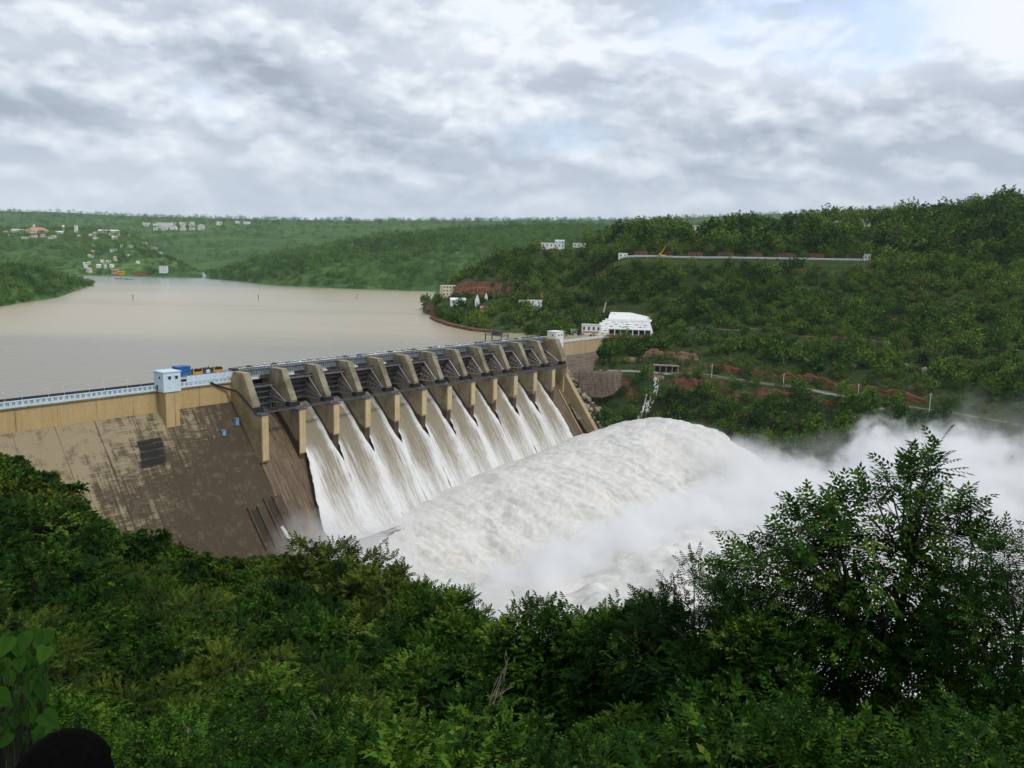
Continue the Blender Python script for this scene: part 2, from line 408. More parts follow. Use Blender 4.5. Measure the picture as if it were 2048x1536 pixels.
M['hill'] = soil_material('scrub_and_red_rock', (.018, .040, .009), (.045, .062, .018), (.26, .105, .06), (.06, .034, .024), (.45, .68), ea=.85)
M['promontory'] = soil_material('promontory_scrub_and_rock', (.03, .052, .016), (.055, .075, .025), (.27, .115, .065), (.085, .05, .035), (.45, .68), earth=(.24, .12, .07), ea=.4)
M['farhill'] = soil_material('far_wooded_hill', (.024, .068, .020), (.075, .145, .035), (.25, .17, .10), (.12, .09, .05), (.2, .35), .16, earth=(.13, .205, .05), ea=.75)  # sunlight put into the colour: the earth patches are light green here
M['slope'] = soil_material('leaf_litter_slope', (.012, .020, .008), (.022, .032, .012), (.06, .05, .04), (.03, .025, .02), (.1, .2), 3, earth=(.03, .022, .014))
M['ground'] = soil_material('ground', (.04, .06, .025), (.05, .07, .03), (.1, .08, .06), (.05, .04, .03), (.1, .2), .3)
M['grass'] = plain('mown_grass', (.085, .14, .028), .95, .25, .08)
M['track'] = plain('dirt_road', (.125, .105, .07), .95, .2, .2)

M['bank1'] = soil_material('red_earth_bank', (.21, .095, .05), (.06, .055, .025), (.25, .105, .055), (.10, .05, .03), (1.4, 1.6), 2.5, earth=(.17, .09, .05))
M['bank2'] = soil_material('brown_earth_bank', (.15, .085, .05), (.05, .06, .022), (.22, .12, .075), (.09, .05, .032), (1.4, 1.6), 2.5, earth=(.15, .09, .06))
M['bank3'] = soil_material('ochre_rock_face', (.22, .16, .095), (.06, .06, .03), (.30, .205, .125), (.12, .075, .045), (1.4, 1.6), 2.5, earth=(.2, .14, .09))
M['bank4'] = soil_material('dark_brown_cliff', (.06, .042, .028), (.045, .05, .02), (.10, .062, .04), (.03, .02, .014), (1.4, 1.6), 2.5, earth=(.13, .085, .055))
def lake_material():
    m, n, p, pos, o = new_mat('silty_water')
    x, y, z = n.sep(pos)
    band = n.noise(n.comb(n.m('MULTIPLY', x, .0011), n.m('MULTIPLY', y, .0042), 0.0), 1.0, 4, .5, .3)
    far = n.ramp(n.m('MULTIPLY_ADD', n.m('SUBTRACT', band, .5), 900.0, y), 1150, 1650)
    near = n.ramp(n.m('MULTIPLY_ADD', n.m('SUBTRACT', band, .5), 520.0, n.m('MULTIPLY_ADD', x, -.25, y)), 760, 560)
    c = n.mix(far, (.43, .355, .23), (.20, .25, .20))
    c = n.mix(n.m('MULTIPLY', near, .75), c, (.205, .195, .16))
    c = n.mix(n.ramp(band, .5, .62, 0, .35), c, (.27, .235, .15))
    n.put(p.inputs['Base Color'], c); p.inputs['Roughness'].default_value = .22; p.inputs['IOR'].default_value = 1.33
    rip = n.noise(n.comb(n.m('MULTIPLY', x, .16), n.m('MULTIPLY', y, .10), 0.0), 1.0, 6, .7)
    n.put(p.inputs['Normal'], n.bump(rip, .22, 3.0))
    return m
M['lake'] = lake_material()

def foam_material(name, attr):
    m, n, p, pos, o = new_mat(name)
    u, v, wv = damco(n, pos)
    at_ = n.new('ShaderNodeAttribute'); at_.attribute_name = 'foam'
    if attr == 'stream':
        s1 = n.noise(n.comb(n.m('MULTIPLY', u, 2.2), n.m('MULTIPLY', v, .03), n.m('MULTIPLY', wv, .05)), 1.0, 6, .72)
        s2 = n.noise(n.comb(n.m('MULTIPLY', u, 1.5), n.m('MULTIPLY', v, .35), n.m('MULTIPLY', wv, .35)), 1.6, 6, .75)
        f = n.m('MULTIPLY_ADD', n.m('SUBTRACT', s1, .5), 1.5, at_.outputs['Fac'])
        f = n.m('MULTIPLY_ADD', n.m('SUBTRACT', s2, .5), .55, f)
        c = n.mix(n.ramp(f, .14, 1.0), (.265, .23, .165), (.74, .74, .73))
        h = n.m('ADD', s1, n.m('MULTIPLY', s2, .8))
        n.put(p.inputs['Normal'], n.bump(h, .55, 1.0)); p.inputs['Roughness'].default_value = .55
    else:
        b = n.noise(pos, .035, 6, .65, .5); d = n.noise(pos, .30, 7, .72, .3)
        al = n.noise(n.comb(n.m('MULTIPLY', u, .26), n.m('MULTIPLY', v, .03), n.m('MULTIPLY', wv, .04)), 1.0, 8, .70, .6)
        f = n.m('MULTIPLY_ADD', n.m('SUBTRACT', d, .5), .6, n.m('MULTIPLY_ADD', b, .35, n.m('MULTIPLY', al, .65)))
        c = n.mix(n.ramp(f, .38, .62), (.53, .515, .47), (.67, .67, .655))
        c = n.mix(n.ramp(n.m('MULTIPLY', al, n.m('ADD', b, .45)), .50, .62, 0, .55), c, (.66, .57, .47))
        n.put(p.inputs['Normal'], n.bump(n.m('ADD', d, n.m('MULTIPLY', al, 2.0)), .20, 2.0)); p.inputs['Roughness'].default_value = 1.0
    n.put(p.inputs['Base Color'], c); p.inputs['Specular IOR Level'].default_value = .15
    return m
M['stream'] = foam_material('aerated_chute_water', 'stream')
M['jet'] = foam_material('white_water', 'jet')

def leaf_material(name, dark, mid, light, rough=.55, transl=.12, yellow=(.13, .15, .02)):
    m, n, p, pos, o = new_mat(name)
    a = n.new('ShaderNodeAttribute'); a.attribute_name = 'lv'
    oi = n.new('ShaderNodeObjectInfo')
    big = n.noise(pos, .9, 2, .5)
    v = n.m('ADD', n.m('MULTIPLY', a.outputs['Fac'], .55), n.m('MULTIPLY', oi.outputs['Random'], .25))
    v = n.m('MULTIPLY_ADD', big, .2, v)
    c = n.mix(n.ramp(v, .1, .55), dark, mid)
    c = n.mix(n.ramp(v, .46, .80), c, light)
    c = n.mix(n.ramp(a.outputs['Fac'], .965, .99, 0, .8), c, yellow)
    n.put(p.inputs['Base Color'], c); p.inputs['Roughness'].default_value = rough; p.inputs['Specular IOR Level'].default_value = .04
    t = n.new('ShaderNodeBsdfTranslucent'); n.put(t.inputs[0], n.mix(.3, c, light))
    ms = n.new('ShaderNodeMixShader'); ms.inputs[0].default_value = transl
    n.l.new(p.outputs[0], ms.inputs[1]); n.l.new(t.outputs[0], ms.inputs[2]); n.l.new(ms.outputs[0], o.inputs[0])
    return m
M['leaf'] = leaf_material('glossy_leaf', (.006, .020, .004), (.014, .046, .005), (.075, .155, .014))
M['leaf2'] = leaf_material('soft_leaf', (.006, .022, .003), (.018, .054, .005), (.085, .165, .014), .55, .12)
M['leaf_olive'] = leaf_material('olive_leaf', (.012, .026, .005), (.040, .066, .008), (.115, .15, .020), .6, .14)
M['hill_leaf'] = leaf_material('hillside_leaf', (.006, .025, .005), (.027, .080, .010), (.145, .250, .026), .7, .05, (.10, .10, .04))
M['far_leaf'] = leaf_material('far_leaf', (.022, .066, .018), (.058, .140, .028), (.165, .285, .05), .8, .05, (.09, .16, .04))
M['bark'] = plain('bark', (.045, .039, .032), .9, .35, 3.0, bump=.4)
M['palebark'] = plain('pale_bark', (.21, .175, .125), .9, .3, 3.0, bump=.4)
M['hair'] = plain('black_hair', (.0022, .002, .002), .9, .3, 60, spec=.03)
M['skin'] = plain('skin', (.22, .12, .075), .6, .1, 4)
M['shirt'] = plain('dark_shirt', (.03, .03, .04), .9, .2, 4)
M['cloth'] = plain('pale_cloth', (.45, .42, .4), .9, .2, 4)
M['trousers'] = plain('trousers', (.03, .032, .045), .9, .2, 4)

def mist_material(name, dens, seed, nscale=1.6, thr=.36, soft=.20):
    m = bpy.data.materials.new(name); m.use_nodes = True; n = NT(m.node_tree); n.n.clear()
    o = n.new('ShaderNodeOutputMaterial'); v = n.new('ShaderNodeVolumePrincipled')
    v.inputs['Color'].default_value = (.997, .998, .999, 1); v.inputs['Anisotropy'].default_value = 0.1
    tcn = n.new('ShaderNodeTexCoord'); obj = tcn.outputs['Object']
    g = n.new('ShaderNodeNewGeometry')
    ln = n.new('ShaderNodeVectorMath', operation='LENGTH'); n.put(ln.inputs[0], obj)
    fall = n.m('SUBTRACT', 1.0, ln.outputs['Value'])
    nz = n.noise(n.mapping(g.outputs['Position'], (nscale*.03,)*3, loc=(seed*3.1, seed*1.7, seed)), 1.0, 4, .62, .4)
    d = n.m('MULTIPLY_ADD', n.m('SUBTRACT', nz, .5), 1.5, fall)
    d = n.ramp(d, thr-soft, thr+soft)
    d = n.m('MULTIPLY', d, n.ramp(fall, 0.0, .18))
    n.put(v.inputs['Density'], n.m('MULTIPLY', d, dens))
    n.l.new(v.outputs[0], o.inputs['Volume'])
    return m

# ---------------------------------------------------------------- terrain
class Sheet:
    """a stretch of land: columns across the view, each a run of ground points from near to far"""
    def __init__(s, cols, nx, sub, amp=1.0, nsc=.03, sm=6, seed=0, ampf=None):
        xs0 = np.array([c[0] for c in cols], float); A = np.array([[(q[0], q[1]) for q in c[1]] for c in cols], float)
        s.nt = A.shape[1]; s.xs = np.linspace(xs0[0], xs0[-1], nx)
        yy = np.stack([np.interp(s.xs, xs0, A[:, k, 0]) for k in range(s.nt)], 1); YY = np.stack([np.interp(s.xs, xs0, A[:, k, 1]) for k in range(s.nt)], 1)
        if sm > 1:
            ker = np.hanning(sm*2+3)[1:-1]; ker /= ker.sum(); h = len(ker)//2
            f = lambda a: np.stack([np.convolve(np.pad(a[:, k], h, mode='edge'), ker, 'valid') for k in range(s.nt)], 1)
            yy, YY = f(yy), f(YY)
        s.ts = np.linspace(0, s.nt-1, (s.nt-1)*sub+1)
        G = np.zeros((nx, len(s.ts), 3))
        for i in range(nx):
            pts = np.array([at(s.xs[i], yy[i, k], YY[i, k]) for k in range(s.nt)])
            for c in range(3): G[i, :, c] = np.interp(s.ts, np.arange(s.nt), pts[:, c])
        s.base = G.copy()
        P = G.reshape(-1, 3)
        d = (fbm(P*nsc, 5, seed)-.5)*2 + (fbm(P*nsc*5, 3, seed+5)-.5)*.5
        a = np.full(G.shape[:2], amp)
        if ampf is not None: a = a*np.interp(s.ts, np.arange(s.nt), ampf)[None, :]
        G[..., 2] += d.reshape(G.shape[:2])*a
        s.G = G; s.nx = nx
    def build(s, name, mat, kind='structure'):
        n, m = s.nx, len(s.ts)
        idx = np.arange(n*m).reshape(n, m)
        Fc = np.stack([idx[:-1, :-1], idx[1:, :-1], idx[1:, 1:], idx[:-1, 1:]], -1).reshape(-1, 4)
        me = np_mesh(name, s.G.reshape(-1, 3), Fc, smooth=True)
        o = link(name, me, mat); tag(o, kind=kind); return o
    def scatter(s, n, keep=None, rg=None, smax=55):
        rg = rg or rng; G = s.G
        a = G[1:, :-1]-G[:-1, :-1]; b = G[:-1, 1:]-G[:-1, :-1]; nn = np.cross(a, b); area = np.linalg.norm(nn, axis=-1)
        slope = np.degrees(np.arccos(np.clip(np.abs(nn[..., 2])/(area+1e-9), 0, 1)))
        wgt = area.copy(); wgt[slope > smax] = 0
        tm = (s.ts[:-1]+s.ts[1:])/2
        if keep is not None: wgt = wgt*keep(tm[None, :]+0*wgt, (s.xs[:-1, None]+0*wgt))
        p = (wgt/wgt.sum()).ravel(); k = rg.choice(len(p), n, p=p); i, j = np.unravel_index(k, wgt.shape)
        fu, fv = rg.random(n)[:, None], rg.random(n)[:, None]
        return (G[i, j]*(1-fu)+G[i+1, j]*fu)*(1-fv)+(G[i, j+1]*(1-fu)+G[i+1, j+1]*fu)*fv
    def hit(s, x, y):
        """the first ground point seen along the ray through (x, y)"""
        i = int(np.clip(round((x-s.xs[0])/(s.xs[-1]-s.xs[0])*(s.nx-1)), 0, s.nx-1))
        px, py = proj(s.G[i])
        for j in range(len(py)-1):
            if py[j] >= y >= py[j+1]:
                t = (py[j]-y)/(py[j]-py[j+1]+1e-9); return s.G[i, j]*(1-t)+s.G[i, j+1]*t
        return s.G[i, int(np.argmin(np.abs(py-y)))]
    def line(s, t, x0, x1, n):
        """points along terrace row t"""
        out = []
        for x in np.linspace(x0, x1, n):
            i = (x-s.xs[0])/(s.xs[-1]-s.xs[0])*(s.nx-1); i0 = int(np.clip(math.floor(i), 0, s.nx-2)); fr = i-i0
            col = [np.interp(t, s.ts, s.G[i0, :, c])*(1-fr)+np.interp(t, s.ts, s.G[i0+1, :, c])*fr for c in range(3)]
            out.append(np.array(col))
        return out

# the hillside across the gorge: gorge, lower slope, cliff, lower road, slope, middle road, slope, upper terrace with wall, ridge
R1 = Sheet([
 (1190, [(890,575),(830,605),(792,624),(748,632),(743,636),(738,650),(705,680),(678,690),(672,735),(612,790),(562,850),(552,860),(542,870),(508,950),(492,1080),(570,1300)]),
 (1242, [(890,570),(833,598),(796,614),(752,625),(744,630),(739,645),(699,673),(680,682),(673,728),(610,782),(528,826),(514,845),(504,855),(494,950),(482,1088),(570,1320)]),
 (1300, [(890,560),(840,588),(800,602),(756,618),(747,622),(741,640),(692,665),(678,672),(672,720),(605,770),(527,815),(513.5,840),(504,848),(484,950),(470,1100),(570,1350)]),
 (1400, [(905,545),(850,570),(800,585),(765,595),(752,603),(744,622),(695,650),(655,690),(645,712),(585,760),(530,795),(515.5,825),(506,833),(480,950),(464,1090),(570,1350)]),
 (1600, [(935,495),(880,520),(815,548),(790,555),(778,562),(772,580),(705,620),(670,645),(660,665),(595,715),(534,765),(518.5,795),(509,802),(480,900),(456,1040),(570,1300)]),
 (1850, [(970,430),(905,460),(850,488),(832,496),(824,502),(816,520),(745,565),(695,592),(685,612),(615,670),(545,720),(522.5,755),(513,762),(480,850),(440,1000),(570,1250)]),
 (2048, [(1010,375),(940,405),(885,438),(864,448),(856,454),(849,470),(775,512),(707,545),(697,565),(625,620),(565,675),(525,720),(510,730),(462,800),(412,930),(570,1200)]),
 (2600, [(1090,300),(1000,330),(940,360),(909,370),(900,376),(893,392),(810,440),(730,470),(720,490),(640,550),(615,610),(530,660),(505,670),(440,740),(360,850),(570,1100)])],
 260, 9, amp=4.0, nsc=.022, sm=4, seed=3, ampf=[1.2,1.4,1.3,.8,.25,.3,1.2,.5,.45,1.3,.3,.1,.25,1.3,1.4,1])
R1.build('hillside', M['hill'])
R0 = Sheet([
 (846, [(655,880),(622,935),(618,945),(613,955),(608,960),(604,965),(604,970),(606,975),(612,985),(660,1010)]),
 (880, [(670,790),(642,812),(637,824),(612,865),(602,900),(598,905),(597,915),(596,930),(600,950),(650,1000)]),
 (930, [(690,720),(657,745),(651,757),(617,830),(594,880),(561,890),(557,905),(556,930),(560,960),(640,1060)]),
 (1000, [(700,670),(670,700),(665,708),(633,770),(596,850),(562,862),(545,900),(526,950),(514,1010),(620,1160)]),
 (1100, [(720,655),(692,672),(684,685),(655,740),(615,810),(600,822),(565,880),(535,950),(500,1040),(620,1250)]),
 (1230, [(720,690),(702,700),(692,705),(662,745),(622,790),(602,810),(562,850),(524,930),(490,1075),(620,1300)])],
 150, 9, amp=4.0, nsc=.025, sm=5, seed=9, ampf=[.3,.2,.4,1,1.3,1.3,1.2,1.2,1.2,1])
R0.build('headland', M['promontory'])
# rocky foot of the right abutment, between the training wall and the hillside
gu, gv = np.meshgrid(np.linspace(262, 366, 60), np.linspace(-20, 75, 50), indexing='ij')
gw = -22-(np.maximum(gv+8, 0))*.86-np.clip((300-gu)*.1, 0, 4)
gP = np.stack([gu, gv, gw], -1).reshape(-1, 3)
gw = gw.ravel()+(fbm(gP*.08, 4, 4)-.5)*8+(fbm(gP*.4, 3, 8)-.5)*2.5
idx = np.arange(60*50).reshape(60, 50)
me = np_mesh('abutment_slope', [Dw(a, b, c) for (a, b, _), c in zip(gP, gw)], np.stack([idx[:-1, :-1], idx[1:, :-1], idx[1:, 1:], idx[:-1, 1:]], -1).reshape(-1, 4), True)
tag(link('rocky_slope', me, soil_material('abutment_rock', (.05, .06, .03), (.09, .075, .05), (.24, .18, .14), (.085, .06, .05), (.55, .85), 2)), kind='structure')

# hills round the reservoir
F1 = Sheet([
 (412, [(563,1760),(558,1800),(554,1830),(551,1860),(551,1900),(566,2000)]),
 (470, [(572,1600),(562,1680),(551,1750),(543,1850),(539,1950),(562,2200)]),
 (540, [(582,1460),(569,1540),(538,1640),(522,1800),(515,2000),(545,2400)]),
 (640, [(588,1420),(576,1485),(538,1600),(510,1850),(495,2100),(525,2600)]),
 (760, [(590,1400),(579,1465),(533,1620),(498,1900),(473,2300),(505,3000)]),
 (900, [(594,1400),(582,1460),(527,1650),(487,2000),(461,2500),(495,3200)]),
 (1050, [(595,1400),(583,1460),(522,1700),(482,2100),(452,2700),(485,3400)]),
 (1300, [(596,1400),(585,1470),(522,1750),(477,2200),(450,2900),(485,3600)]),
 (1700, [(596,1400),(585,1470),(522,1750),(477,2200),(452,2900),(485,3600)])], 150, 8, amp=16, nsc=.006, sm=4, seed=21, ampf=[.0,.06,1,1,.6,1])
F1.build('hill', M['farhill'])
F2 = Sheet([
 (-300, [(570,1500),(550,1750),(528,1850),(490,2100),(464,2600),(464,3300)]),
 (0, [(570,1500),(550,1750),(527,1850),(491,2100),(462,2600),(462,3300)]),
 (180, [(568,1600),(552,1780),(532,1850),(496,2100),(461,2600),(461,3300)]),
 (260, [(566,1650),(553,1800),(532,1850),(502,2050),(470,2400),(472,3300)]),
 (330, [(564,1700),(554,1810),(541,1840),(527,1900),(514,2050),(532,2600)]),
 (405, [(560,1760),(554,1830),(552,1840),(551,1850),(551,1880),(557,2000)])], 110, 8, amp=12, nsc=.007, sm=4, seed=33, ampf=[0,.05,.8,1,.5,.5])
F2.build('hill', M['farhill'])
F3 = Sheet([
 (-400, [(560,2200),(505,2900),(445,4300),(417,5500),(430,9000)]),
 (0, [(560,2200),(505,2900),(447,4200),(421,5500),(432,9000)]),
 (250, [(556,2100),(508,2700),(452,4000),(431,5500),(440,9000)]),
 (500, [(556,2100),(503,2600),(449,3900),(439,5500),(446,9000)]),
 (800, [(556,2200),(493,2900),(450,3900),(441,5500),(447,9000)]),
 (1200, [(556,2500),(483,3200),(452,4000),(441,5500),(447,9000)]),
 (1500, [(556,2500),(483,3200),(452,4000),(431,5500),(441,9000)]),
 (1900, [(560,2500),(480,3200),(440,4000),(412,5500),(430,9000)]),
 (2500, [(560,2500),(480,3200),(445,4000),(420,5500),(430,9000)])], 160, 8, amp=22, nsc=.003, sm=5, seed=41, ampf=[0,1,.5,.35,.3])
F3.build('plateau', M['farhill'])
F4 = Sheet([
 (-500, [(720,480),(690,540),(620,640),(540,900),(540,1200),(660,1500)]),
 (0, [(650,690),(613,850),(588,900),(553,1000),(536,1100),(610,1400)]),
 (60, [(635,790),(603,935),(582,985),(556,1050),(540,1180),(605,1400)]),
 (120, [(615,930),(589,1050),(577,1090),(563,1150),(553,1250),(595,1450)]),
 (172, [(588,1180),(571,1300),(568,1320),(565,1340),(563,1360),(585,1500)]),
 (186, [(580,1340),(573,1350),(572,1360),(571,1365),(571,1370),(583,1450)])], 90, 8, amp=5, nsc=.015, sm=3, seed=51, ampf=[0,.05,1,1.2,1,1])
F4.build('bank', M['farhill'])

# the wooded slope the photograph is taken from
GX = np.array([-900, -300, 0, 300, 560, 900, 1200, 2048, 3000], float)
GY = np.array([0, 1.6, 5, 10, 20, 50, 100, 200, 300, 345, 420], float)
GZ = np.array([[-1.7]*9, [-2.6]*9, [-4.6]*9, [-7.2, -7.6, -8, -8, -8, -8, -8, -8, -8],
 [-11, -12.5, -14, -15, -15.5, -15.5, -15, -14, -14], [-19, -23, -26, -29, -30, -32, -35, -35, -35], [-28, -36, -41, -47, -49, -54, -64, -68, -68],
 [-45, -58, -66, -84, -88, -112, -135, -138, -138], [-58, -75, -88, -123, -133, -158, -160, -160, -160], [-64, -82, -97, -141, -152, -164, -162, -162, -162],
 [-70, -92, -110, -172, -176, -170, -162, -162, -162]], float)
def ground_z(X, Y):
    X = np.asarray(X, float); Y = np.asarray(Y, float)
    xp = np.clip(1024+F*X/np.maximum(Y, .3), GX[0], GX[-1]); yy = np.clip(Y, 0, GY[-1])
    j = np.clip(np.searchsorted(GY, yy)-1, 0, len(GY)-2); fy = (yy-GY[j])/(GY[j+1]-GY[j])
    i = np.clip(np.searchsorted(GX, xp)-1, 0, len(GX)-2); fx = (xp-GX[i])/(GX[i+1]-GX[i])
    return (GZ[j, i]*(1-fx)+GZ[j, i+1]*fx)*(1-fy)+(GZ[j+1, i]*(1-fx)+GZ[j+1, i+1]*fx)*fy
gx = np.linspace(-900, 3000, 150); gy = np.concatenate([np.linspace(.3, 6, 14), np.geomspace(6.6, 420, 90)])
A, B = np.meshgrid(gx, gy, indexing='ij'); X = (A-1024)/F*B; Zg = ground_z(X, B)
P = np.stack([X, B, Zg], -1); P[..., 2] += ((fbm(P.reshape(-1, 3)*.12, 4, 61)-.5).reshape(A.shape))*np.clip(B*.04, 0, 3)
idx = np.arange(A.size).reshape(A.shape)
tag(link('slope', np_mesh('slope', P.reshape(-1, 3), np.stack([idx[:-1, :-1], idx[1:, :-1], idx[1:, 1:], idx[:-1, 1:]], -1).reshape(-1, 4), True), M['slope']), kind='structure')
g = MB(); g.add([(-60, -40, -1.75), (60, -40, -1.75), (60, .32, -1.75), (-60, .32, -1.75)], [(0, 1, 2, 3)]); tag(g.build('lookout_ground', M['slope']), kind='structure')

# base sheet to the horizon, reservoir and river
g = MB(); g.add([(-8990, -290, -230), (8990, -290, -230), (8990, 9590, -230), (-8990, 9590, -230)], [(0, 1, 2, 3)]); tag(g.build('ground', M['ground']), kind='structure')
lk = [Dw(-700, -9.5, 0), Dw(352, -9.5, 0), (160, 760, 0), (420, 1150, 0), (1100, 3400, 0), (-3200, 3400, 0), (-2400, 900, 0)]
g = MB(); g.add([(p[0], p[1], Z_WATER) for p in lk], [tuple(range(len(lk)))]); tag(g.build('reservoir', M['lake']), kind='structure')
rv = [Dw(-60, 60, 0), Dw(420, 60, 0), Dw(420, 620, 0), Dw(-120, 620, 0)]
g = MB(); g.add([(p[0], p[1], Z_RIVER) for p in rv], [tuple(range(4))]); tag(g.build('river', M['jet']), kind='structure')

# ---------------------------------------------------------------- the dam
dam = empty('dam', tuple(O0)); tag(dam, 'long tan concrete gravity dam with twelve gates across the gorge', 'dam')
def DM(): return MB(Dl)
def poly(mb, pts, u0, u1): return mb.prism(pts, u0, u1)
def face_v(wv): return 15+.8*(-43-wv)
# left closed section: vertical tan band over a long sloping stained face
b = DM(); poly(b, [(-19, -5.6), (-8, -5.6), (-8, -16.0), (-19, -16.0)], -300, -1.9); b.build('upper_band', M['band'], dam)
b = DM()
us = np.linspace(-300, 2.0, 120); ws = np.linspace(-16, -112, 70); V = []; Fs = []
for uu in us:
    for ww in ws: V.append((uu, face_v(ww)-.15+.12*math.sin(ww*2.1)*0, ww))
nw = len(ws)
Fs = [(i*nw+j, (i+1)*nw+j, (i+1)*nw+j+1, i*nw+j+1) for i in range(len(us)-1) for j in range(nw-1)]
V += [(-300, -19, -16.02), (2, -19, -16.02)]; k = len(V)
Fs += [(0, k-2, k-1, (len(us)-1)*nw)]
b.add(V, Fs); b.build('sloping_face', M['face'], dam)
b = DM()
b.box(-300, -1.9, -7.99, -7.6, -5.6, -4.75); b.box(-300, -1.9, -8.05, -7.5, -3.25, -2.85)
for k in range(130): b.box(-299+k*2.3, -298.0+k*2.3, -7.98, -7.62, -4.75, -3.25)
for k in range(520):
    q = -299+k*.575
    b.box(q, q+.22, -7.95, -7.66, -4.75, -3.25)
b.build('parapet', M['paleblue'], dam)
b = DM(); b.box(-300, -1.9, -18.9, -8.1, -5.58, -5.2); b.build('roadway', M['navy'], dam)
b = DM(); b.box(-300, -1.9, -19, -18.5, -5.2, -3.6); b.build('lake_parapet', M['navy'], dam)
b = DM(); b.box(-300, -1.9, -7.99, -7.2, -6.1, -5.6); b.build('cornice', M['cap'], dam)
b = DM(); poly(b, [(-8.02, -5.7), (-1.0, -5.7), (-1.0, -22.6), (-4.5, -20.6), (-8.02, -16.5)], -40.3, -33.6); b.build('buttress', M['band'], dam)
# dark seep patch with lift lines, two low sluice openings, tanks, pipe
def on_face(mb, quad, off):
    mb.add([(u_, face_v(w_)+off, w_+off*.6) for u_, w_ in quad], [tuple(range(len(quad)))])
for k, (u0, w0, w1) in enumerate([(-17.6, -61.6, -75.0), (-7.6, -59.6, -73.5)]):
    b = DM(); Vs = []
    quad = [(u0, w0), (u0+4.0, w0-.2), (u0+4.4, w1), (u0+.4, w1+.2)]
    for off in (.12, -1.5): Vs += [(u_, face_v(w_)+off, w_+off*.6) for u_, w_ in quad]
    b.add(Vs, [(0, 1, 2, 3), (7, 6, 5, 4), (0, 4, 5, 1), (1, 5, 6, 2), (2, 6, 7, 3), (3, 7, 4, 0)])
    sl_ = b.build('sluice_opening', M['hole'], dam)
    b = DM()
    for du in (-1.0, 4.0):
        q = [(u0+du, w0+1.2), (u0+du+.9, w0+1.2), (u0+du+1.3, w1-3), (u0+du+.4, w1-3)]; Vs = []
        for off in (.8, -.3): Vs += [(u_, face_v(w_)+off, w_+off*.6) for u_, w_ in q]
        b.add(Vs, [(0, 1, 2, 3), (7, 6, 5, 4), (0, 4, 5, 1), (1, 5, 6, 2), (2, 6, 7, 3), (3, 7, 4, 0)])
    b.build('side_rib', M['face'], sl_)
b = DM(); b.tube([(-13.5, -7.3, -4.6), (-10, -7.2, -6.5), (-4.5, -6.6, -8.8), (-2.4, -2.5, -9.5), (-2.3, 5, -13.5), (-2.3, 14.5, -19.2)], .55, 6); b.build('access_stair', M['black'], dam)
# spillway: ogee crest and chute down to the flip bucket
CH = [(-14, -26), (-9, -24.2), (-6, -23.6), (-3, -24.4), (0, -26.6), (4, -30), (8, -34.2), (17, -44.8), (25, -55.4), (36, -70.6), (41, -77.4), (44, -80.6), (48, -83), (52, -84), (57, -83)]
cv = np.array([c[0] for c in CH]); cw = np.array([c[1] for c in CH])
b = DM(); poly(b, CH+[(57, -118), (-14, -118)], -1.5, 268); b.build('spillway', M['chute'], dam)
def chute_w(v): return np.interp(v, cv, cw)
# piers
def pier_poly(top0=0.0):
    return [(-16, -3.5), (-6.5, -3.5), (-6.5, -.9), (-5.6, top0), (3, top0), (11.4, -15.5), (11.4, -19.4), (17.6, -19.4), (17.6, -46), (8, -37), (0, -29), (-6, -26), (-16, -28)]
for i in range(13):
    uu = i*S; hw = 1.8
    if i == 0:
        b = DM(); poly(b, [(-18, -3.0), (-6.5, -3.0), (-5.6, 0), (3, 0), (11.4, -15.5), (11.4, -19.4), (17.6, -19.4), (17.6, -43.4), (15, -44.2), (-6.5, -17.5), (-18, -17.5)], -2.0, 1.8)
        pr = b.build('pier', M['pier_end'], dam)
        b = DM(); poly(b, [(-6, -18), (14.9, -44.3), (17, -46.5), (8, -37), (0, -29), (-6, -26)], -1.7, 1.7); b.build('pier_root', M['pier_end'], pr)
    elif i == 12:
        b = DM(); poly(b, [(-16, -3.5), (-6.5, -3.5), (-5.6, 0), (3, 0), (11.4, -15.5), (11.4, -19.4), (12.6, -19.4), (12.6, -41), (0, -29), (-16, -28)], uu-1.8, uu+4.2)
        pr = b.build('pier', M['pier_end'], dam)
    else:
        b = DM(); poly(b, pier_poly(), uu-hw, uu+hw); pr = b.build('pier', M['pier'], dam)
    # pale nose under the trunnion and weathered sloping cap
    if i < 12:
        bw = -43.2 if i < 2 else -36.5+.35*(i-2)
        b = DM(); poly(b, [(17.603, -19.39), (18.4, -19.39), (18.4, bw+.8), (17.603, bw)], uu-1.85, uu+1.85); b.build('nose', M['nose'], pr)
    b = DM(); u0, u1 = (uu-1.84, uu+1.84) if i < 12 else (uu-1.84, uu+4.24)
    poly(b, [(3.0, .01), (3.25, .05), (11.75, -15.45), (11.41, -15.5)], u0, u1); b.build('sloping_cap', M['cap'], pr)
    b = DM()
    ub = (-1.9, 3.4) if i == 0 else ((-3.4, 2.0) if i == 12 else (-3.2, 3.2))
    b.box(uu+ub[0], uu+ub[1], 8.6, 12.2, -18.6, -16.3); b.build('trunnion_beam', M['black'], pr)
# right training wall and curb
b = DM(); poly(b, [(9.4, -19.4), (9.4, -21.2), (25, -42.4), (43.5, -66.6), (44, -84), (38, -84), (8, -40), (6, -19.4)], 266.5, 270.8); b.build('training_wall', M['wall'], dam)
b = DM(); poly(b, [(12, -37.4), (44, -79.2), (44, -82), (12, -41)], 260.2, 260.9); b.build('curb', M['nose'], dam)
b = DM(); poly(b, [(-2, -27), (30, -62), (30, -66), (-2, -31)], 21.6, 22.6); b.build('curb', M['chute'], dam)
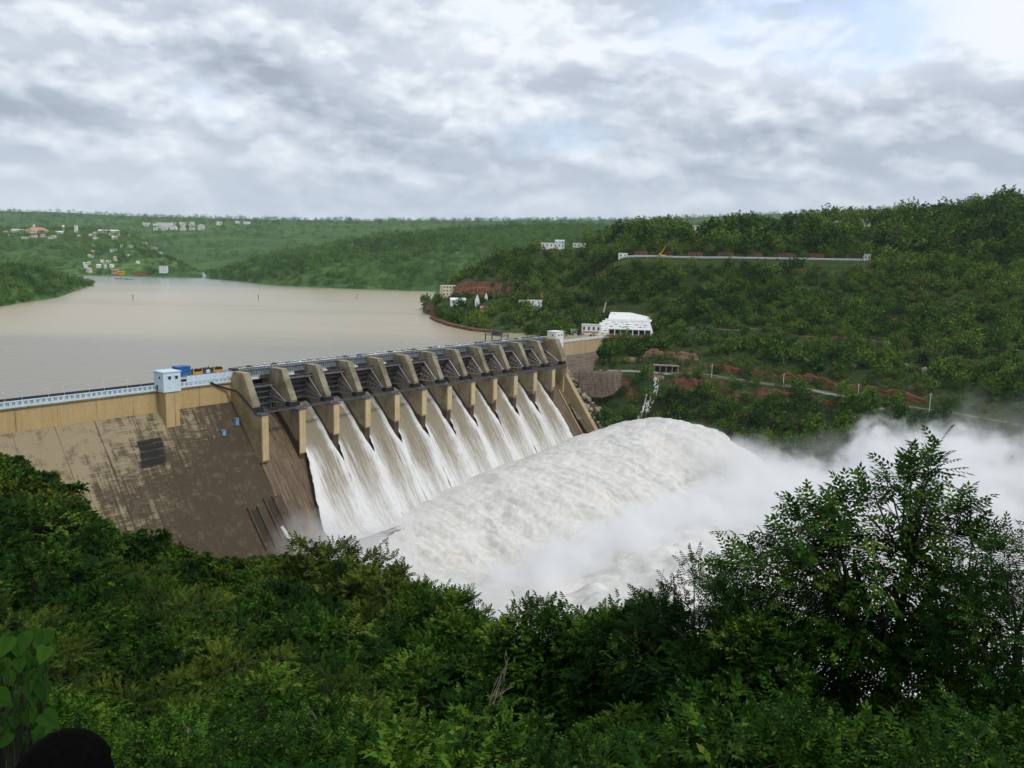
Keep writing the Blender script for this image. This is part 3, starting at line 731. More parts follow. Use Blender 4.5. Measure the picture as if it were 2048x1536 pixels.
# right wing
b = DM(); poly(b, [(-19, -5.6), (-8, -5.6), (-8, -16.6), (-19, -16.6)], 270.7, 352); b.build('wing_wall', M['band_r'], dam)
b = DM(); poly(b, [(-19, -16.62), (-7.9, -16.62), (8, -38), (-19, -38)], 270.9, 341); b.build('wing_base', M['masonry'], dam)
b = DM(); b.box(284, 352, -8.4, -7.5, -5.6, -3.6); b.build('wing_parapet', M['offwhite'], dam)
b = DM(); b.box(271, 352, -18.9, -8.45, -5.58, -5.2); b.build('wing_roadway', M['road'], dam)
# bridge over the gates
b = DM(); b.box(1.9, 270.6, -16, -6.6, -.9, .2); br = b.build('bridge', M['navy'], dam)
b = DM()
b.box(1.9, 270.6, -6.58, -6.3, -.25, .35)
b.box(1.9, 270.6, -6.58, -6.35, -3.4, -3.0)
for k in range(180): b.box(2.2+k*1.49, 2.62+k*1.49, -6.9, -6.42, -3.0, -.26)
b.box(1.9, 270.6, -7.2, -6.95, -3.3, -.9)
b.build('girder', M['bluegrey'], br)
b = DM(); b.box(1.9, 270.6, -6.75, -6.45, .95, 1.15)
for k in range(135): b.box(2.2+k*1.99, 2.4+k*1.99, -6.72, -6.5, .35, .95)
b.build('railing', M['offwhite'], br)
for k in range(12): DM().box(k*S+2.6, k*S+S*.55, -6.2, -4.4, -5.0, -4.2).build('hoist_beam', M['offwhite'], br)
# radial gates
TV, TW, GR = 10.0, -17.4, 16.4
for i in range(12):
    closed = i in (0, 11)
    a0, a1 = (-22, 38) if closed else (-6, 54)
    u0, u1 = i*S+1.95, (i+1)*S-1.95
    b = DM(); n = 16; Vs = []
    for k in range(n+1):
        a = rad(a0+(a1-a0)*k/n)
        for rr in (GR, GR-.35):
            for uu in (u0, u1): Vs.append((uu, TV-rr*math.cos(a), TW+rr*math.sin(a)))
    Fs = []
    for k in range(n):
        q = 4*k; Fs += [(q, q+1, q+5, q+4), (q+2, q+6, q+7, q+3), (q, q+4, q+6, q+2), (q+1, q+3, q+7, q+5)]
    Fs += [(0, 2, 3, 1), (4*n, 4*n+1, 4*n+3, 4*n+2)]
    b.add(Vs, Fs)
    gt = b.build('gate', M['steel'], dam)
    b = DM()
    for k in range(5):
        a = rad(a0+4+(a1-a0-8)*k/4)
        for (ra, rb, th) in ((GR-.36, GR-1.5, .22), (GR-1.5, GR-1.75, .3)):
            da = th/GR
            V8 = [(uu, TV-r_*math.cos(a+s_*da), TW+r_*math.sin(a+s_*da)) for uu in (u0+.1, u1-.1) for r_ in (ra, rb) for s_ in (-1, 1)]
            b.add(V8, [(0, 1, 3, 2), (4, 6, 7, 5), (0, 4, 5, 1), (2, 3, 7, 6), (0, 2, 6, 4), (1, 5, 7, 3)])
    b.build('cross_girder', M['girder'], gt)
    b = DM()
    for k in range(9):
        uu = u0+1+(u1-u0-2)*k/8
        pts = [(uu, TV-(GR-.9)*math.cos(rad(a0+(a1-a0)*t/6)), TW+(GR-.9)*math.sin(rad(a0+(a1-a0)*t/6))) for t in range(7)]
        b.tube(pts, .16, 4)
    b.build('rib', M['girder'], gt)
    for sgn in (0, 1):
        ut = u0+.7 if sgn == 0 else u1-.7
        ue = u0+2.2 if sgn == 0 else u1-2.2
        b = DM(); ends = []
        for fr_ in (.08, .36, .64, .92):
            a = rad(a0+(a1-a0)*fr_); e = (ue, TV-(GR-1.8)*math.cos(a), TW+(GR-1.8)*math.sin(a)); ends.append(np.array(e))
            b.tube([(ut, TV, TW), e], .42, 4, .36)
        T = np.array((ut, TV, TW))
        for q in (.35, .55, .75, .9):
            P3 = [T+(e-T)*q for e in ends]; b.tube(P3, .22, 4)
        b.build('arm', M['arm'] if i < 5 else M['arm_pale'], gt)
    # catwalk on brackets below the trunnions
for i in range(12):
    u0, u1 = i*S+1.9, (i+1)*S-1.9
    b = DM(); b.box(u0, u1, 13.0, 14.6, -19.3, -18.95)
    for z in (-18.4, -17.9): b.box(u0, u1, 14.45, 14.55, z, z+.1)
    for k in range(12): b.box(u0+.5+k*1.55, u0+.62+k*1.55, 14.44, 14.56, -18.95, -17.85)
    b.build('catwalk', M['catwalk'], dam)
for i in range(13):
    uu = i*S; b = DM(); b.box(uu-2.6, uu+2.6, 12.3, 18.9, -19.38, -19.05)
    for (a, c) in ((-2.6, 12.3), (-2.6, 15.5), (-2.6, 18.7), (2.4, 12.3), (2.4, 18.7), (0, 18.7)): b.box(uu+a, uu+a+.15, c, c+.15, -19.05, -17.95)
    b.box(uu-2.6, uu+2.6, 18.72, 18.84, -18.05, -17.93)
    b.build('trunnion_platform', M['catwalk'], dam)

# gatehouse on the buttress
def gatehouse(name, u0, u1, v0, v1, w0, w1, mat, label):
    r = empty(name, tuple(Dw((u0+u1)/2, (v0+v1)/2, w0))); c = np.array(r.location)
    fr = lambda u_, v_, w_: tuple(Dw(u_, v_, w_)-c)
    MB(fr).box(u0, u1, v0, v1, w0, w1).build('wall', mat, r)
    MB(fr).box(u0-.35, u1+.35, v0-.35, v1+.35, w1, w1+.35).build('roof', mat, r)
    for q in (.28, .68):
        us_ = u0+(u1-u0)*q
        o = MB(fr).box(us_, us_+1.3, v1+.01, v1+.12, w1-3.3, w1-1.8).build('window', M['dark'], r)
        MB(fr).box(us_-.2, us_+1.5, v1+.02, v1+.5, w1-1.75, w1-1.6).build('hood', mat, o)
    MB(fr).box(u0-.12, u0-.01, v0+2.2, v0+3.5, w0+.5, w0+3.0).build('door', M['dark'], r)
    o = MB(fr).box(u0-.12, u0-.01, v0+4.6, v0+5.6, w1-3.2, w1-2).build('window', M['dark'], r)
    tag(r, label, 'gatehouse'); return r
gatehouse('gatehouse', -41.3, -32.8, -9.0, -.4, -5.65, 3.6, M['paleblue'], 'pale blue box gatehouse on the buttress left of the gates')
gatehouse('gatehouse', 272.5, 282.5, -9.2, -.8, -8.5, 4.4, M['white'], 'white box gatehouse at the far right end of the gates')

# machinery platform and what stands on it
pf = empty('machinery_platform', tuple(Dw(-12, -15, -5.2))); c0 = np.array(pf.location)
fr = lambda u_, v_, w_: tuple(Dw(u_, v_, w_)-c0)
MB(fr).box(-25.5, .5, -22, -11, -1.2, -.8).build('deck', M['bluegrey'], pf)
b = MB(fr); b.box(-24, .4, -11.2, -10.9, -4.6, -.8)
for k in range(10): b.box(-24+k*2.6, -23.8+k*2.6, -10.9, -10.75, -4.6, -.8)
b.box(-24, .4, -10.9, -10.6, -4.9, -4.6); b.build('side_panel', M['paleblue'], pf)
b = MB(fr)
for k in range(10): b.box(-25+k*2.8, -24.8+k*2.8, -11.2, -11.0, -.8, .3)
b.box(-25.4, .4, -11.2, -11.05, .2, .35); b.build('railing', M['bluegrey'], pf)
b = MB(fr); b.tube([(-31.5, -10.5, .9), (-24.2, -10.5, -4.9)], .42, 4); b.build('ladder', M['black'], pf)
tag(pf, 'pale blue panelled machinery platform on the crest beside the first gate', 'platform')
bx = empty('storage_container', tuple(Dw(-23.4, -16, -.8))); c1 = np.array(bx.location); fr = lambda u_, v_, w_: tuple(Dw(u_, v_, w_)-c1)
b = MB(fr); b.box(-26.8, -20.2, -19, -13.5, -.8, 3.3)
for k in range(9): b.box(-26.7+k*.75, -26.4+k*.75, -13.5, -13.38, -.6, 3.1)
b.build('body', M['blue'], bx)
MB(fr).box(-27.0, -20.0, -19.2, -13.3, 3.3, 3.6).build('cover', M['blue'], bx)
tag(bx, 'bright blue container on the machinery platform', 'container')
def winch(u0, lab, grp='yellow winches on the machinery platform'):
    r = empty('winch', tuple(Dw(u0, -14.5, -.8))); c2 = np.array(r.location); fr = lambda a, b_, c_: tuple(Dw(u0+a, -14.5+b_, -.8+c_)-c2)
    b = MB(fr); b.box(-2.6, 2.6, -1.8, -1.4, 0, 1.0); b.box(-2.6, 2.6, 1.4, 1.8, 0, 1.3); b.box(-2.6, -2.2, -1.4, 1.4, 0, 1); b.box(2.2, 2.6, -1.4, 1.4, 0, 1); b.box(-2.6, -2.1, 1.4, 1.8, 1.3, 2.6); b.box(2.1, 2.6, 1.4, 1.8, 1.3, 2.6)
    b.build('frame', M['yellow'], r)
    for du in (-1.1, 1.1):
        b = MB(fr); b.tube([(du, -1.3, 1.7), (du, 1.35, 1.7)], .95, 14); b.tube([(du, 1.36, 1.7), (du, 1.6, 1.7)], 1.15, 14); b.build('drum', M['black'], r)
    tag(r, lab, 'winch', grp); return r
winch(-16.8, 'yellow framed winch with black drums next to the blue container')
winch(-5.6, 'yellow framed winch with black drums nearest the first pier')
r = empty('generator', tuple(Dw(-11.2, -14.5, -.8))); c2 = np.array(r.location); fr = lambda a, b_, c_: tuple(Dw(-11.2+a, -14.5+b_, -.8+c_)-c2)
MB(fr).box(-2.2, 2.2, -1.5, 1.5, .2, 2.6).build('casing', M['navy'], r); MB(fr).box(-2.4, 2.4, -1.7, 1.7, 0, .2).build('skid', M['black'], r)
b = MB(fr); b.tube([(0, 1.52, .9), (0, 1.7, .9)], 1.1, 16); b.build('fan_cover', M['paleblue'], r); b = MB(fr); b.tube([(1.2, 0, 2.6), (1.2, 0, 3.6)], .15, 6); b.build('exhaust', M['black'], r)
tag(r, 'dark generator with round pale cover between the two yellow winches', 'generator')
for k, (u_, w_, h_, lab) in enumerate([(-14.3, -29.0, 2.0, 'smaller light blue box on the stained dam face'), (-5.2, -25.6, 3.0, 'taller light blue box on the stained face beside the end pier')]):
    r = empty('sampling_box', tuple(Dw(u_, face_v(w_), w_))); c2 = np.array(r.location)
    fr = lambda a, b_, c_: tuple(Dw(u_+a, face_v(w_)+b_, w_+c_)-c2)
    MB(fr).box(-.9, .9, -.8, 1.3, -.6, h_).build('casing', M['tank'], r); MB(fr).box(-1.0, 1.0, -.9, 1.4, h_, h_+.15).build('lid', M['bluegrey'], r)
    tag(r, lab, 'box')

# cars parked along the bridge
def car_proto():
    r = empty('parked_car', (0, 0, 0)); tag(r, 'x', 'car', 'cars parked in rows along the bridge')
    b = MB(); b.prism([(-2.1, .35), (2.1, .35), (2.15, .75), (1.9, .95), (.95, 1.02), (-1.75, 1.02), (-2.1, .95), (-2.15, .6)], -.85, .85)
    o1 = b.build('body', None, r)
    b = MB(); b.add([(-.8, .95, 1.02), (.8, .95, 1.02), (.66, .35, 1.5), (-.66, .35, 1.5), (-.8, -1.75, 1.02), (.8, -1.75, 1.02), (.66, -1.35, 1.5), (-.66, -1.35, 1.5)],
                    [(0, 1, 2, 3), (5, 4, 7, 6), (0, 3, 7, 4), (1, 5, 6, 2)])
    b.build('windows', M['dark'], r)
    b = MB(); b.box(-.7, .7, -1.4, .4, 1.5, 1.58); o2 = b.build('roof', None, r)
    b = MB()
    for (x, y) in ((-.82, 1.3), (.82, 1.3), (-.82, -1.3), (.82, -1.3)):
        b = MB(); b.tube([(x-.1, y, .33), (x+.1, y, .33)], .33, 10); b.build('wheel', M['black'], r)
    return r
cmats = [('white', M['white']), ('white', M['white']), ('pale grey', plain('silver_paint', (.42, .43, .45), .3, .05, 1)), ('white', M['white']), ('dark', plain('dark_car_paint', (.03, .03, .04), .3, .05, 1)), ('red', M['red'])]
protos = []
for nm, mt in cmats[:]:
    r = car_proto(); r['label'] = f'{nm} car parked in the row on the bridge above the gates'
    for ch in r.children:
        if ch.name.startswith(('body', 'roof')): ch.data.materials.clear(); ch.data.materials.append(mt)
    protos.append(r)
used = [False]*len(protos)
for row, v_ in ((0, -7.9),):
    uu = 5.0
    while uu < 266:
        k = random.choices(range(6), (3, 3, 5, 3, 5, .3))[0]
        o = protos[k] if not used[k] else copy_tree(protos[k]); used[k] = True
        o.location = tuple(Dw(uu, v_-.9, .2)); o.rotation_euler = (0, 0, -AZ+(0 if random.random() < .5 else math.pi)+random.uniform(-.03, .03))
        uu += random.choice((4.75, 4.8, 5.0, 5.4, 5.0))
for k, f_ in enumerate(used):
    if not f_:
        for ch in list(protos[k].children): bpy.data.objects.remove(ch)
        bpy.data.objects.remove(protos[k])

# lamp posts along the left parapet
def lamp_post(loc, h=4.2):
    r = empty('lamp_post', loc)
    b = MB(); b.tube([(0, 0, 0), (0, 0, h)], .09, 6, .06); b.build('post', M['offwhite'], r)
    b = MB(); b.tube([(0, 0, h), (.1, -.5, h+.15), (.2, -1.0, h+.1)], .05, 5); b.build('bracket', M['offwhite'], r)
    b = MB(); b.box(.0, .4, -1.5, -.9, h, h+.14); b.build('lamp_head', M['white'], r)
    return r
for k in range(9):
    tag(lamp_post(tuple(Dw(-112+k*8.6+(k % 2)*2, -17.8, -5.2)), 4.4), 'thin pale lamp post along the left road of the dam', 'lamp post', 'lamp posts on the dam road')
tag(lamp_post(tuple(Dw(146, -15.5, .2)), 4.6), 'lone lamp post rising from the middle of the bridge', 'lamp post')

# ---------------------------------------------------------------- water through the gates, jets, spray
WS = [(-6, -21.2), (-2, -23.2), (2, -26.6), (8, -32.2), (17, -42.6), (25, -53.6), (36, -69.2), (43, -78.6), (48, -82.0), (55, -82.6)]
wv_ = np.array([a for a, _ in WS]); ww_ = np.array([b for _, b in WS])
def add_foam(me, f):
    at_ = me.attributes.new('foam', 'FLOAT', 'POINT'); at_.data.foreach_set('value', np.asarray(f, np.float32))
sw = [' beside the dry bay', '', '', '', '', '', '', '', '', ' beside the far dry bay']
for i in range(1, 11):
    nu, nv = 60, 130
    q = np.linspace(0, 1, nu); s = np.linspace(0, 1, nv)
    vv = np.interp(s, [0, 1], [-6, 54]); wb = np.interp(vv, wv_, ww_)
    Q, Vv = np.meshgrid(q, vv, indexing='ij'); Wb = np.interp(Vv, wv_, ww_)
    spread = np.clip((Vv-17.8)/6, 0, 1)
    l0, r0 = i*S+1.85, (i+1)*S-1.85
    L = l0-spread*2.15; R_ = r0+spread*2.15
    if i == 1: L = l0-np.clip((Vv-17.8)/25, 0, 1)*9.0-spread*.6
    if i == 10: R_ = r0+spread*1.5+np.clip((Vv-17.8)/25, 0, 1)*3.5
    U = L+(R_-L)*Q
    Pn = np.stack([U*.9+i*31, Vv*.10, Wb*.04], -1).reshape(-1, 3)
    n1 = (fbm(Pn, 5, 70+i)-.5).reshape(Q.shape)
    n2 = (fbm(np.stack([U*.5, Vv*.35, Wb*.2+i*9], -1).reshape(-1, 3), 5, 90+i)-.5).reshape(Q.shape)
    ew = 1.0+1.9*(fbm(np.stack([Q*0+i*7, Vv*.35, Q*0], -1).reshape(-1, 3), 4, 60+i)).reshape(Q.shape)
    edge = np.maximum(np.exp(-((1-Q)*(R_-L)/(ew*1.35))**2), np.exp(-(Q*(R_-L)/1.3)**2))
    after = np.clip((Vv-14)/8, 0, 1)
    # plume thrown up behind each pier tail
    h = .25+n1*(1.0+1.0*after)+n2*1.5*np.clip((Vv-2)/12, .1, 1)+edge*(.5+1.4*after*np.exp(-np.clip(Vv-18, 0, 99)/22))
    if i == 1: h = h+after*np.exp(-(Q*(R_-L)/7)**2)*1.2
    slope_n = np.array([.76, 1.0])/1.256
    Pv = Vv+h*slope_n[0]*.9; Pw = Wb+h*slope_n[1]
    P = np.stack([U, Pv, Pw], -1)
    foam = .06+.62*np.clip((Vv-4)/34, 0, 1)+edge*np.where(Vv < 17, .85, .7)*np.clip((Vv+6)/5, .5, 1)+n1*.5
    left = np.exp(-(Q*(R_-L)/4.0)**2); foam = foam+left*after*.55
    if i == 1: foam = foam+np.exp(-(Q*(R_-L)/8.0)**2)*after*.5
    foam = foam-.25*np.exp(-((Q-.55)/.25)**2)*np.clip(1-(Vv-6)/40, 0, 1)
    idx = np.arange(nu*nv).reshape(nu, nv)
    Fc = np.stack([idx[:-1, :-1], idx[1:, :-1], idx[1:, 1:], idx[:-1, 1:]], -1).reshape(-1, 4)
    W3 = P[..., 0:1]*AX+P[..., 1:2]*DN; W3[..., 2] += P[..., 2]
    base = np.array(Dl(l0, -6, -22)); V = W3.reshape(-1, 3)-base
    me = np_mesh('water_stream', V, Fc, True); add_foam(me, foam.ravel())
    o = link('water_stream', me, M['stream'], None, tuple(O0+base))
    nm = ['first', 'second', 'third', 'fourth', 'fifth', 'sixth', 'seventh', 'eighth', 'ninth', 'tenth'][i-1]
    tag(o, f'{nm} stream from the left pouring through an open dam gate'+sw[i-1], 'waterfall', 'streams pouring through the ten open gates')

# the jets leaving the flip bucket, merged into one arching mass
nu, nt = 300, 260
uq = np.concatenate([np.linspace(-4, 30, 60), np.linspace(30.6, 255, 195), np.linspace(255.5, 275, 55)])
tq = np.linspace(0, 1, nt)**1.15*215
U, T = np.meshgrid(uq, tq, indexing='ij')
lipu = [-4, 14, 35, 63, 97, 132, 166, 206, 246, 276]
lv = np.interp(U, lipu, [42, 42, 41.5, 39.7, 37.1, 34.9, 33.7, 34.1, 33.8, 36]); lw = np.interp(U, lipu, [-82, -81.5, -82.1, -79.7, -76.3, -73.4, -71.9, -72.3, -72, -74.8])-1.2
a = np.interp(U, [-4, 10, 20, 40, 70, 110, 160, 262], [-1.2, -.7, -.45, -.12, .10, .24, .42, .74]); bq = np.interp(U, [6, 40, 110, 262], [.006, .0052, .0047, .00485])
T0 = np.maximum(T-6, 0)
Vv = lv-6+T; Wv = lw-(np.minimum(T, 6)-6)*(-.75)+a*T0-bq*T0**2
Wv = Wv-np.clip((12-U)/10, 0, 1.7)**2*9-np.clip((U-266)/8, 0, 1)**2*16
Pn = np.stack([U, Vv, Wv], -1).reshape(-1, 3)
g1 = np.clip(T0/22, 0, 1)
# filaments stretched along the flight path plus boiling lumps
n1 = (fbm(np.stack([U*.075, (Vv-lv)*.018+n1.mean(), Wv*.01], -1).reshape(-1, 3), 5, 101)-.5).reshape(U.shape)
n2 = (fbm(Pn*.085, 5, 113)-.5).reshape(U.shape)
n3 = (fbm(Pn*.42, 4, 127)-.5).reshape(U.shape)
gate = .5-.5*np.cos((U-33.3)/S*2*np.pi)
n4 = (fbm(np.stack([U*.5, (Vv-lv)*.10, Wv*.08], -1).reshape(-1, 3), 4, 141)-.5).reshape(U.shape)
d = n1*10+n2*3.0*np.clip(T0/50, .25, 1)+n3*1.1+n4*2.2+gate*1.4*np.clip(1-T0/80, 0, 1)
Wd = Wv+d*g1-1.0*(1-g1); Vd = Vv+(n2*7+n3*2)*g1
Ud = U+(fbm(Pn*.06+5, 4, 131).reshape(U.shape)-.5)*10*g1*np.clip((U-6)/20, 0, 1)
P = Ud[..., None]*AX+Vd[..., None]*DN; P[..., 2] += Wd
P[..., 2] = np.maximum(P[..., 2], Z_RIVER-O0[2]-3)
idx = np.arange(U.size).reshape(U.shape)
me = np_mesh('whitewater', P.reshape(-1, 3), np.stack([idx[:-1, :-1], idx[1:, :-1], idx[1:, 1:], idx[:-1, 1:]], -1).reshape(-1, 4), True)
o = link('whitewater', me, M['jet'], None, tuple(O0)); tag(o, 'white churning mass of water arching up from the foot of the spillway', 'whitewater', kind='stuff')
# thin jet from the right-hand low sluice
b = MB(Dl); b.tube([(-5.2, face_v(-71), -71), (-5, 45, -77), (-4.6, 51, -84), (-4.3, 56, -93)], .9, 8, 1.6); tag(b.build('sluice_jet', M['jet'], None, tuple(O0), True), 'thin white jet of water from the low sluice opening', 'water jet')

# white water core over the river, added under the spray to brighten the mist
nu, nv = 220, 200
U, Vv = np.meshgrid(np.linspace(-40, 420, nu), np.linspace(120, 430, nv), indexing='ij'); Pn = np.stack([U, Vv, 0*U], -1).reshape(-1, 3)
b1 = fbm(Pn*.022, 4, 151).reshape(U.shape); b2 = fbm(Pn*.07+3, 5, 157).reshape(U.shape)
hump = np.exp(-((Vv-215)/55)**2)*np.clip((U+30)/60, 0, 1)*np.clip((330-U)/70, 0, 1)
Wd = (Z_RIVER-O0[2])+2+hump*22+(np.abs(b1-.5)*2)*12*(.25+hump)+(b2-.5)*9*(.4+hump)
P = U[..., None]*AX+Vv[..., None]*DN; P[..., 2] += Wd
idx = np.arange(U.size).reshape(U.shape)
me = np_mesh('spray_core', P.reshape(-1, 3), np.stack([idx[:-1, :-1], idx[1:, :-1], idx[1:, 1:], idx[:-1, 1:]], -1).reshape(-1, 4), True)
tag(link('spray_core', me, M['jet'], None, tuple(O0)), 'white water core added under the spray to brighten it', None, None, 'stuff')

# drifting spray: closed puffs of droplets
def ico(sub=3):
    import bmesh
    bm = bmesh.new(); bmesh.ops.create_icosphere(bm, subdivisions=sub, radius=1.0); me = bpy.data.meshes.new('spray'); bm.to_mesh(me); bm.free(); return me
SPRAY = [  # px, py, depth, rx, ry, rz, density
 (1250, 1205, 350, 78, 55, 44, .13), (1090, 1250, 330, 60, 45, 34, .10), (1430, 1130, 385, 70, 55, 50, .13), (1330, 1150, 375, 60, 50, 42, .12), (1560, 1080, 400, 62, 50, 52, .13),
 (1640, 1040, 425, 50, 42, 32, .12), (1768, 968, 415, 34, 36, 44, .13), (1895, 990, 400, 36, 38, 48, .13), (1780, 1120, 370, 90, 60, 60, .11),
 (2010, 1075, 370, 70, 60, 58, .08), (1960, 945, 410, 30, 30, 32, .035), (1600, 985, 440, 34, 30, 18, .07), (1990, 960, 400, 60, 50, 56, .006), (1250, 905, 520, 34, 22, 12, .016), (1370, 880, 500, 36, 24, 14, .016), (1440, 905, 480, 30, 26, 16, .022), (1130, 925, 490, 34, 20, 11, .012), (1010, 965, 460, 34, 20, 11, .012), (890, 1000, 430, 32, 20, 11, .012), (780, 1050, 400, 32, 20, 12, .016), (1540, 960, 455, 42, 34, 24, .05), (1490, 915, 470, 36, 30, 20, .02), (1660, 915, 450, 46, 40, 20, .004), (640, 1090, 345, 30, 26, 22, .022), (715, 1125, 340, 36, 26, 22, .05), (1450, 1240, 330, 80, 50, 40, .08)]
for k, (px, py, Y, rx, ry, rz, de) in enumerate(SPRAY):
    me = ico(3); o = link('spray', me, mist_material('spray_%d' % k, de, k, 2.4 if de > .03 else 1.4), None, tuple(at(px, py, Y))); o.scale = (rx, ry, rz)
    tag(o, 'white spray cloud boiling over the river below the dam' if de > .03 else 'thin grey veil of spray drifting in front of the wooded hillside', 'spray', kind='stuff')

# ---------------------------------------------------------------- buildings and small things on the land
def house(name, P, w, d, h, wall, roof, label, cat='house', rz=0.0, style='flat', nwin=3, storeys=1, group=None, win=True):
    r = empty(name, tuple(P), rz); MB().box(-w/2, w/2, -d/2, d/2, -3.0, h).build('wall', wall, r)
    b = MB(); e = .35
    if style == 'flat': b.box(-w/2-e, w/2+e, -d/2-e, d/2+e, h, h+.35); b.box(-w/2-e, w/2+e, -d/2-e, -d/2-e+.25, h+.35, h+.9)
    elif style == 'hip':
        b.add([(-w/2-e, -d/2-e, h), (w/2+e, -d/2-e, h), (w/2+e, d/2+e, h), (-w/2-e, d/2+e, h), (-w*.25, 0, h+d*.28), (w*.25, 0, h+d*.28)], [(0, 1, 5, 4), (1, 2, 5), (2, 3, 4, 5), (3, 0, 4), (3, 2, 1, 0)])
    else:
        b.add([(-w/2-e, -d/2-e, h), (w/2+e, -d/2-e, h), (w/2+e, d/2+e, h), (-w/2-e, d/2+e, h), (-w/2-e, 0, h+d*.26), (w/2+e, 0, h+d*.26)], [(0, 1, 5, 4), (2, 3, 4, 5), (1, 2, 5), (3, 0, 4), (3, 2, 1, 0)])
    b.build('roof', roof, r)
    if win:
        sh = h/storeys
        for st in range(storeys):
            for k in range(nwin):
                x = -w/2+w*(k+.5)/nwin; ww = min(1.6, w/nwin*.45)
                MB().box(x-ww/2, x+ww/2, -d/2-.06, -d/2-.004, st*sh+sh*.32, st*sh+sh*.75).build('window', M['dark'], r)
        MB().box(-w/2-.06, -w/2-.004, -.6, .6, 0, min(2.2, h*.75)).build('door', M['dark'], r)
    return tag(r, label, cat, group)

# white terraced building and colonnade by the right end of the dam
def white_complex():
    A = at(1252, 655, 712); r = empty('stepped_hall', tuple(A), rad(-6)); z0 = at(1230, 668, 700)[2]-A[2]
    b = MB()
    for k in range(7):
        x0 = -34+k*2.6; x1 = 24-k*.3; y0 = -8+k*5.5; b.box(x0, x1, y0, y0+5.6 if k < 6 else y0+3, z0-6, z0+1.0+k*1.55)
    b.box(-15, 22, 24.8, 42, z0-6, z0+10.2); b.build('stepped_wall', M['white'], r)
    b = MB(); b.add([(-16, 24, z0+9.0), (24, 24, z0+9.0), (26, 52, z0+14.5), (-14, 52, z0+14.5), (-16, 24, z0+9.4), (24, 24, z0+9.4), (26, 52, z0+14.9), (-14, 52, z0+14.9)],
        [(0, 3, 2, 1), (4, 5, 6, 7), (0, 1, 5, 4), (1, 2, 6, 5), (2, 3, 7, 6), (3, 0, 4, 7)]); b.build('roof', M['white'], r)
    rr = random.Random(5)
    for k in range(1, 7):
        for q in range(5):
            x = -22+k*1.6+q*8.6+rr.uniform(-3, 3); b = MB(); b.box(x, x+rr.uniform(.6, 3.2), -8+k*5.5-.08, -8+k*5.5-.01, z0+1.0+(k-1)*1.55+.45, z0+1.0+(k-1)*1.55+.8+rr.random()*.4)
            b.build('window', M['dark'], r)
    b = MB()
    for k in range(9): b.box(-22+k*5, -21.7+k*5, -6.2+(k % 4)*5.5, -5.9+(k % 4)*5.5, z0+1+(k % 4)*1.55, z0+4.2+(k % 4)*1.55)
    b.build('pole', M['offwhite'], r)
    tag(r, 'long white stepped hall with a sloping white roof beside the dam', 'hall')
    B = at(1262, 671, 694); r = empty('colonnade', tuple(B), rad(-6))
    MB().box(-20, 17, -2.6, 2.6, 5.0, 5.7).build('roof', M['white'], r)
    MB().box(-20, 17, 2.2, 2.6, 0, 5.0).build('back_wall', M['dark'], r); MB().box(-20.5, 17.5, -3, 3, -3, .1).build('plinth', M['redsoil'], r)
    for k in range(8): MB().box(-19.8+k*5.15, -19.0+k*5.15, -2.5, -1.7, .1, 5.0).build('column', M['white'], r)
    b = MB(); b.box(-20, 17, -2.5, -2.35, 1.0, 1.15)
    for k in range(36): b.box(-19.8+k, -19.7+k, -2.5, -2.4, .1, 1.0)
    b.build('railing', M['offwhite'], r)
    tag(r, 'open white colonnade with dark bays in front of the stepped hall', 'colonnade')
    C = at(1183, 664, 712); h = house('pavilion', C, 17, 9, 6.5, M['white'], M['white'], 'bluish white block left of the stepped hall', 'building', rad(-10), 'flat', 4)
    h = house('kiosk', at(1148, 668, 706), 5.5, 5, 3.2, M['white'], M['bluegrey'], 'tiny white kiosk beside the wing road of the dam', 'kiosk', rad(-10), 'gable', 1)
    r = empty('red_canopy', tuple(at(1181, 671, 698)), rad(-8)); MB().add([(-7, -2, 2.4), (7, -2, 2.4), (7, 2, 3.4), (-7, 2, 3.4), (-7, -2, 2.55), (7, -2, 2.55), (7, 2, 3.55), (-7, 2, 3.55)], [(0, 3, 2, 1), (4, 5, 6, 7), (0, 1, 5, 4), (1, 2, 6, 5), (2, 3, 7, 6), (3, 0, 4, 7)]).build('awning', M['red'], r)
    for x in (-6.6, -2, 2, 6.6): MB().box(x-.1, x+.1, -1.9, -1.7, -2, 2.4).build('post', M['offwhite'], r)
    tag(r, 'red awning on thin posts at the end of the wing road', 'canopy')
    # excavator on the verge
    excavator(at(1124, 668, 704), .9, 'small yellow excavator on the verge behind the white gatehouse')
def excavator(P, sc, label):
    r = empty('excavator', tuple(P), rad(20)); r.scale = (sc,)*3
    b = MB(); b.box(-1.6, 1.6, -2.2, 2.2, 0, .9); b.build('tracks', M['black'], r)
    b = MB(); b.box(-1.4, 1.4, -2, 2, 1.0, 2.4); b.build('body', M['yellow'], r); MB().box(-1.4, -.1, .3, 2, 2.4, 3.8).build('cab', M['yellow'], r)
    b = MB(); b.tube([(.5, 1.6, 1.8), (.6, 4.2, 6.2), (.6, 7.4, 4.2)], .35, 6); b.build('boom', M['yellow'], r); b = MB(); b.box(0, 1.3, 7.0, 8.0, 2.8, 4.2); b.build('bucket', M['black'], r)
    return tag(r, label, 'excavator')
white_complex()

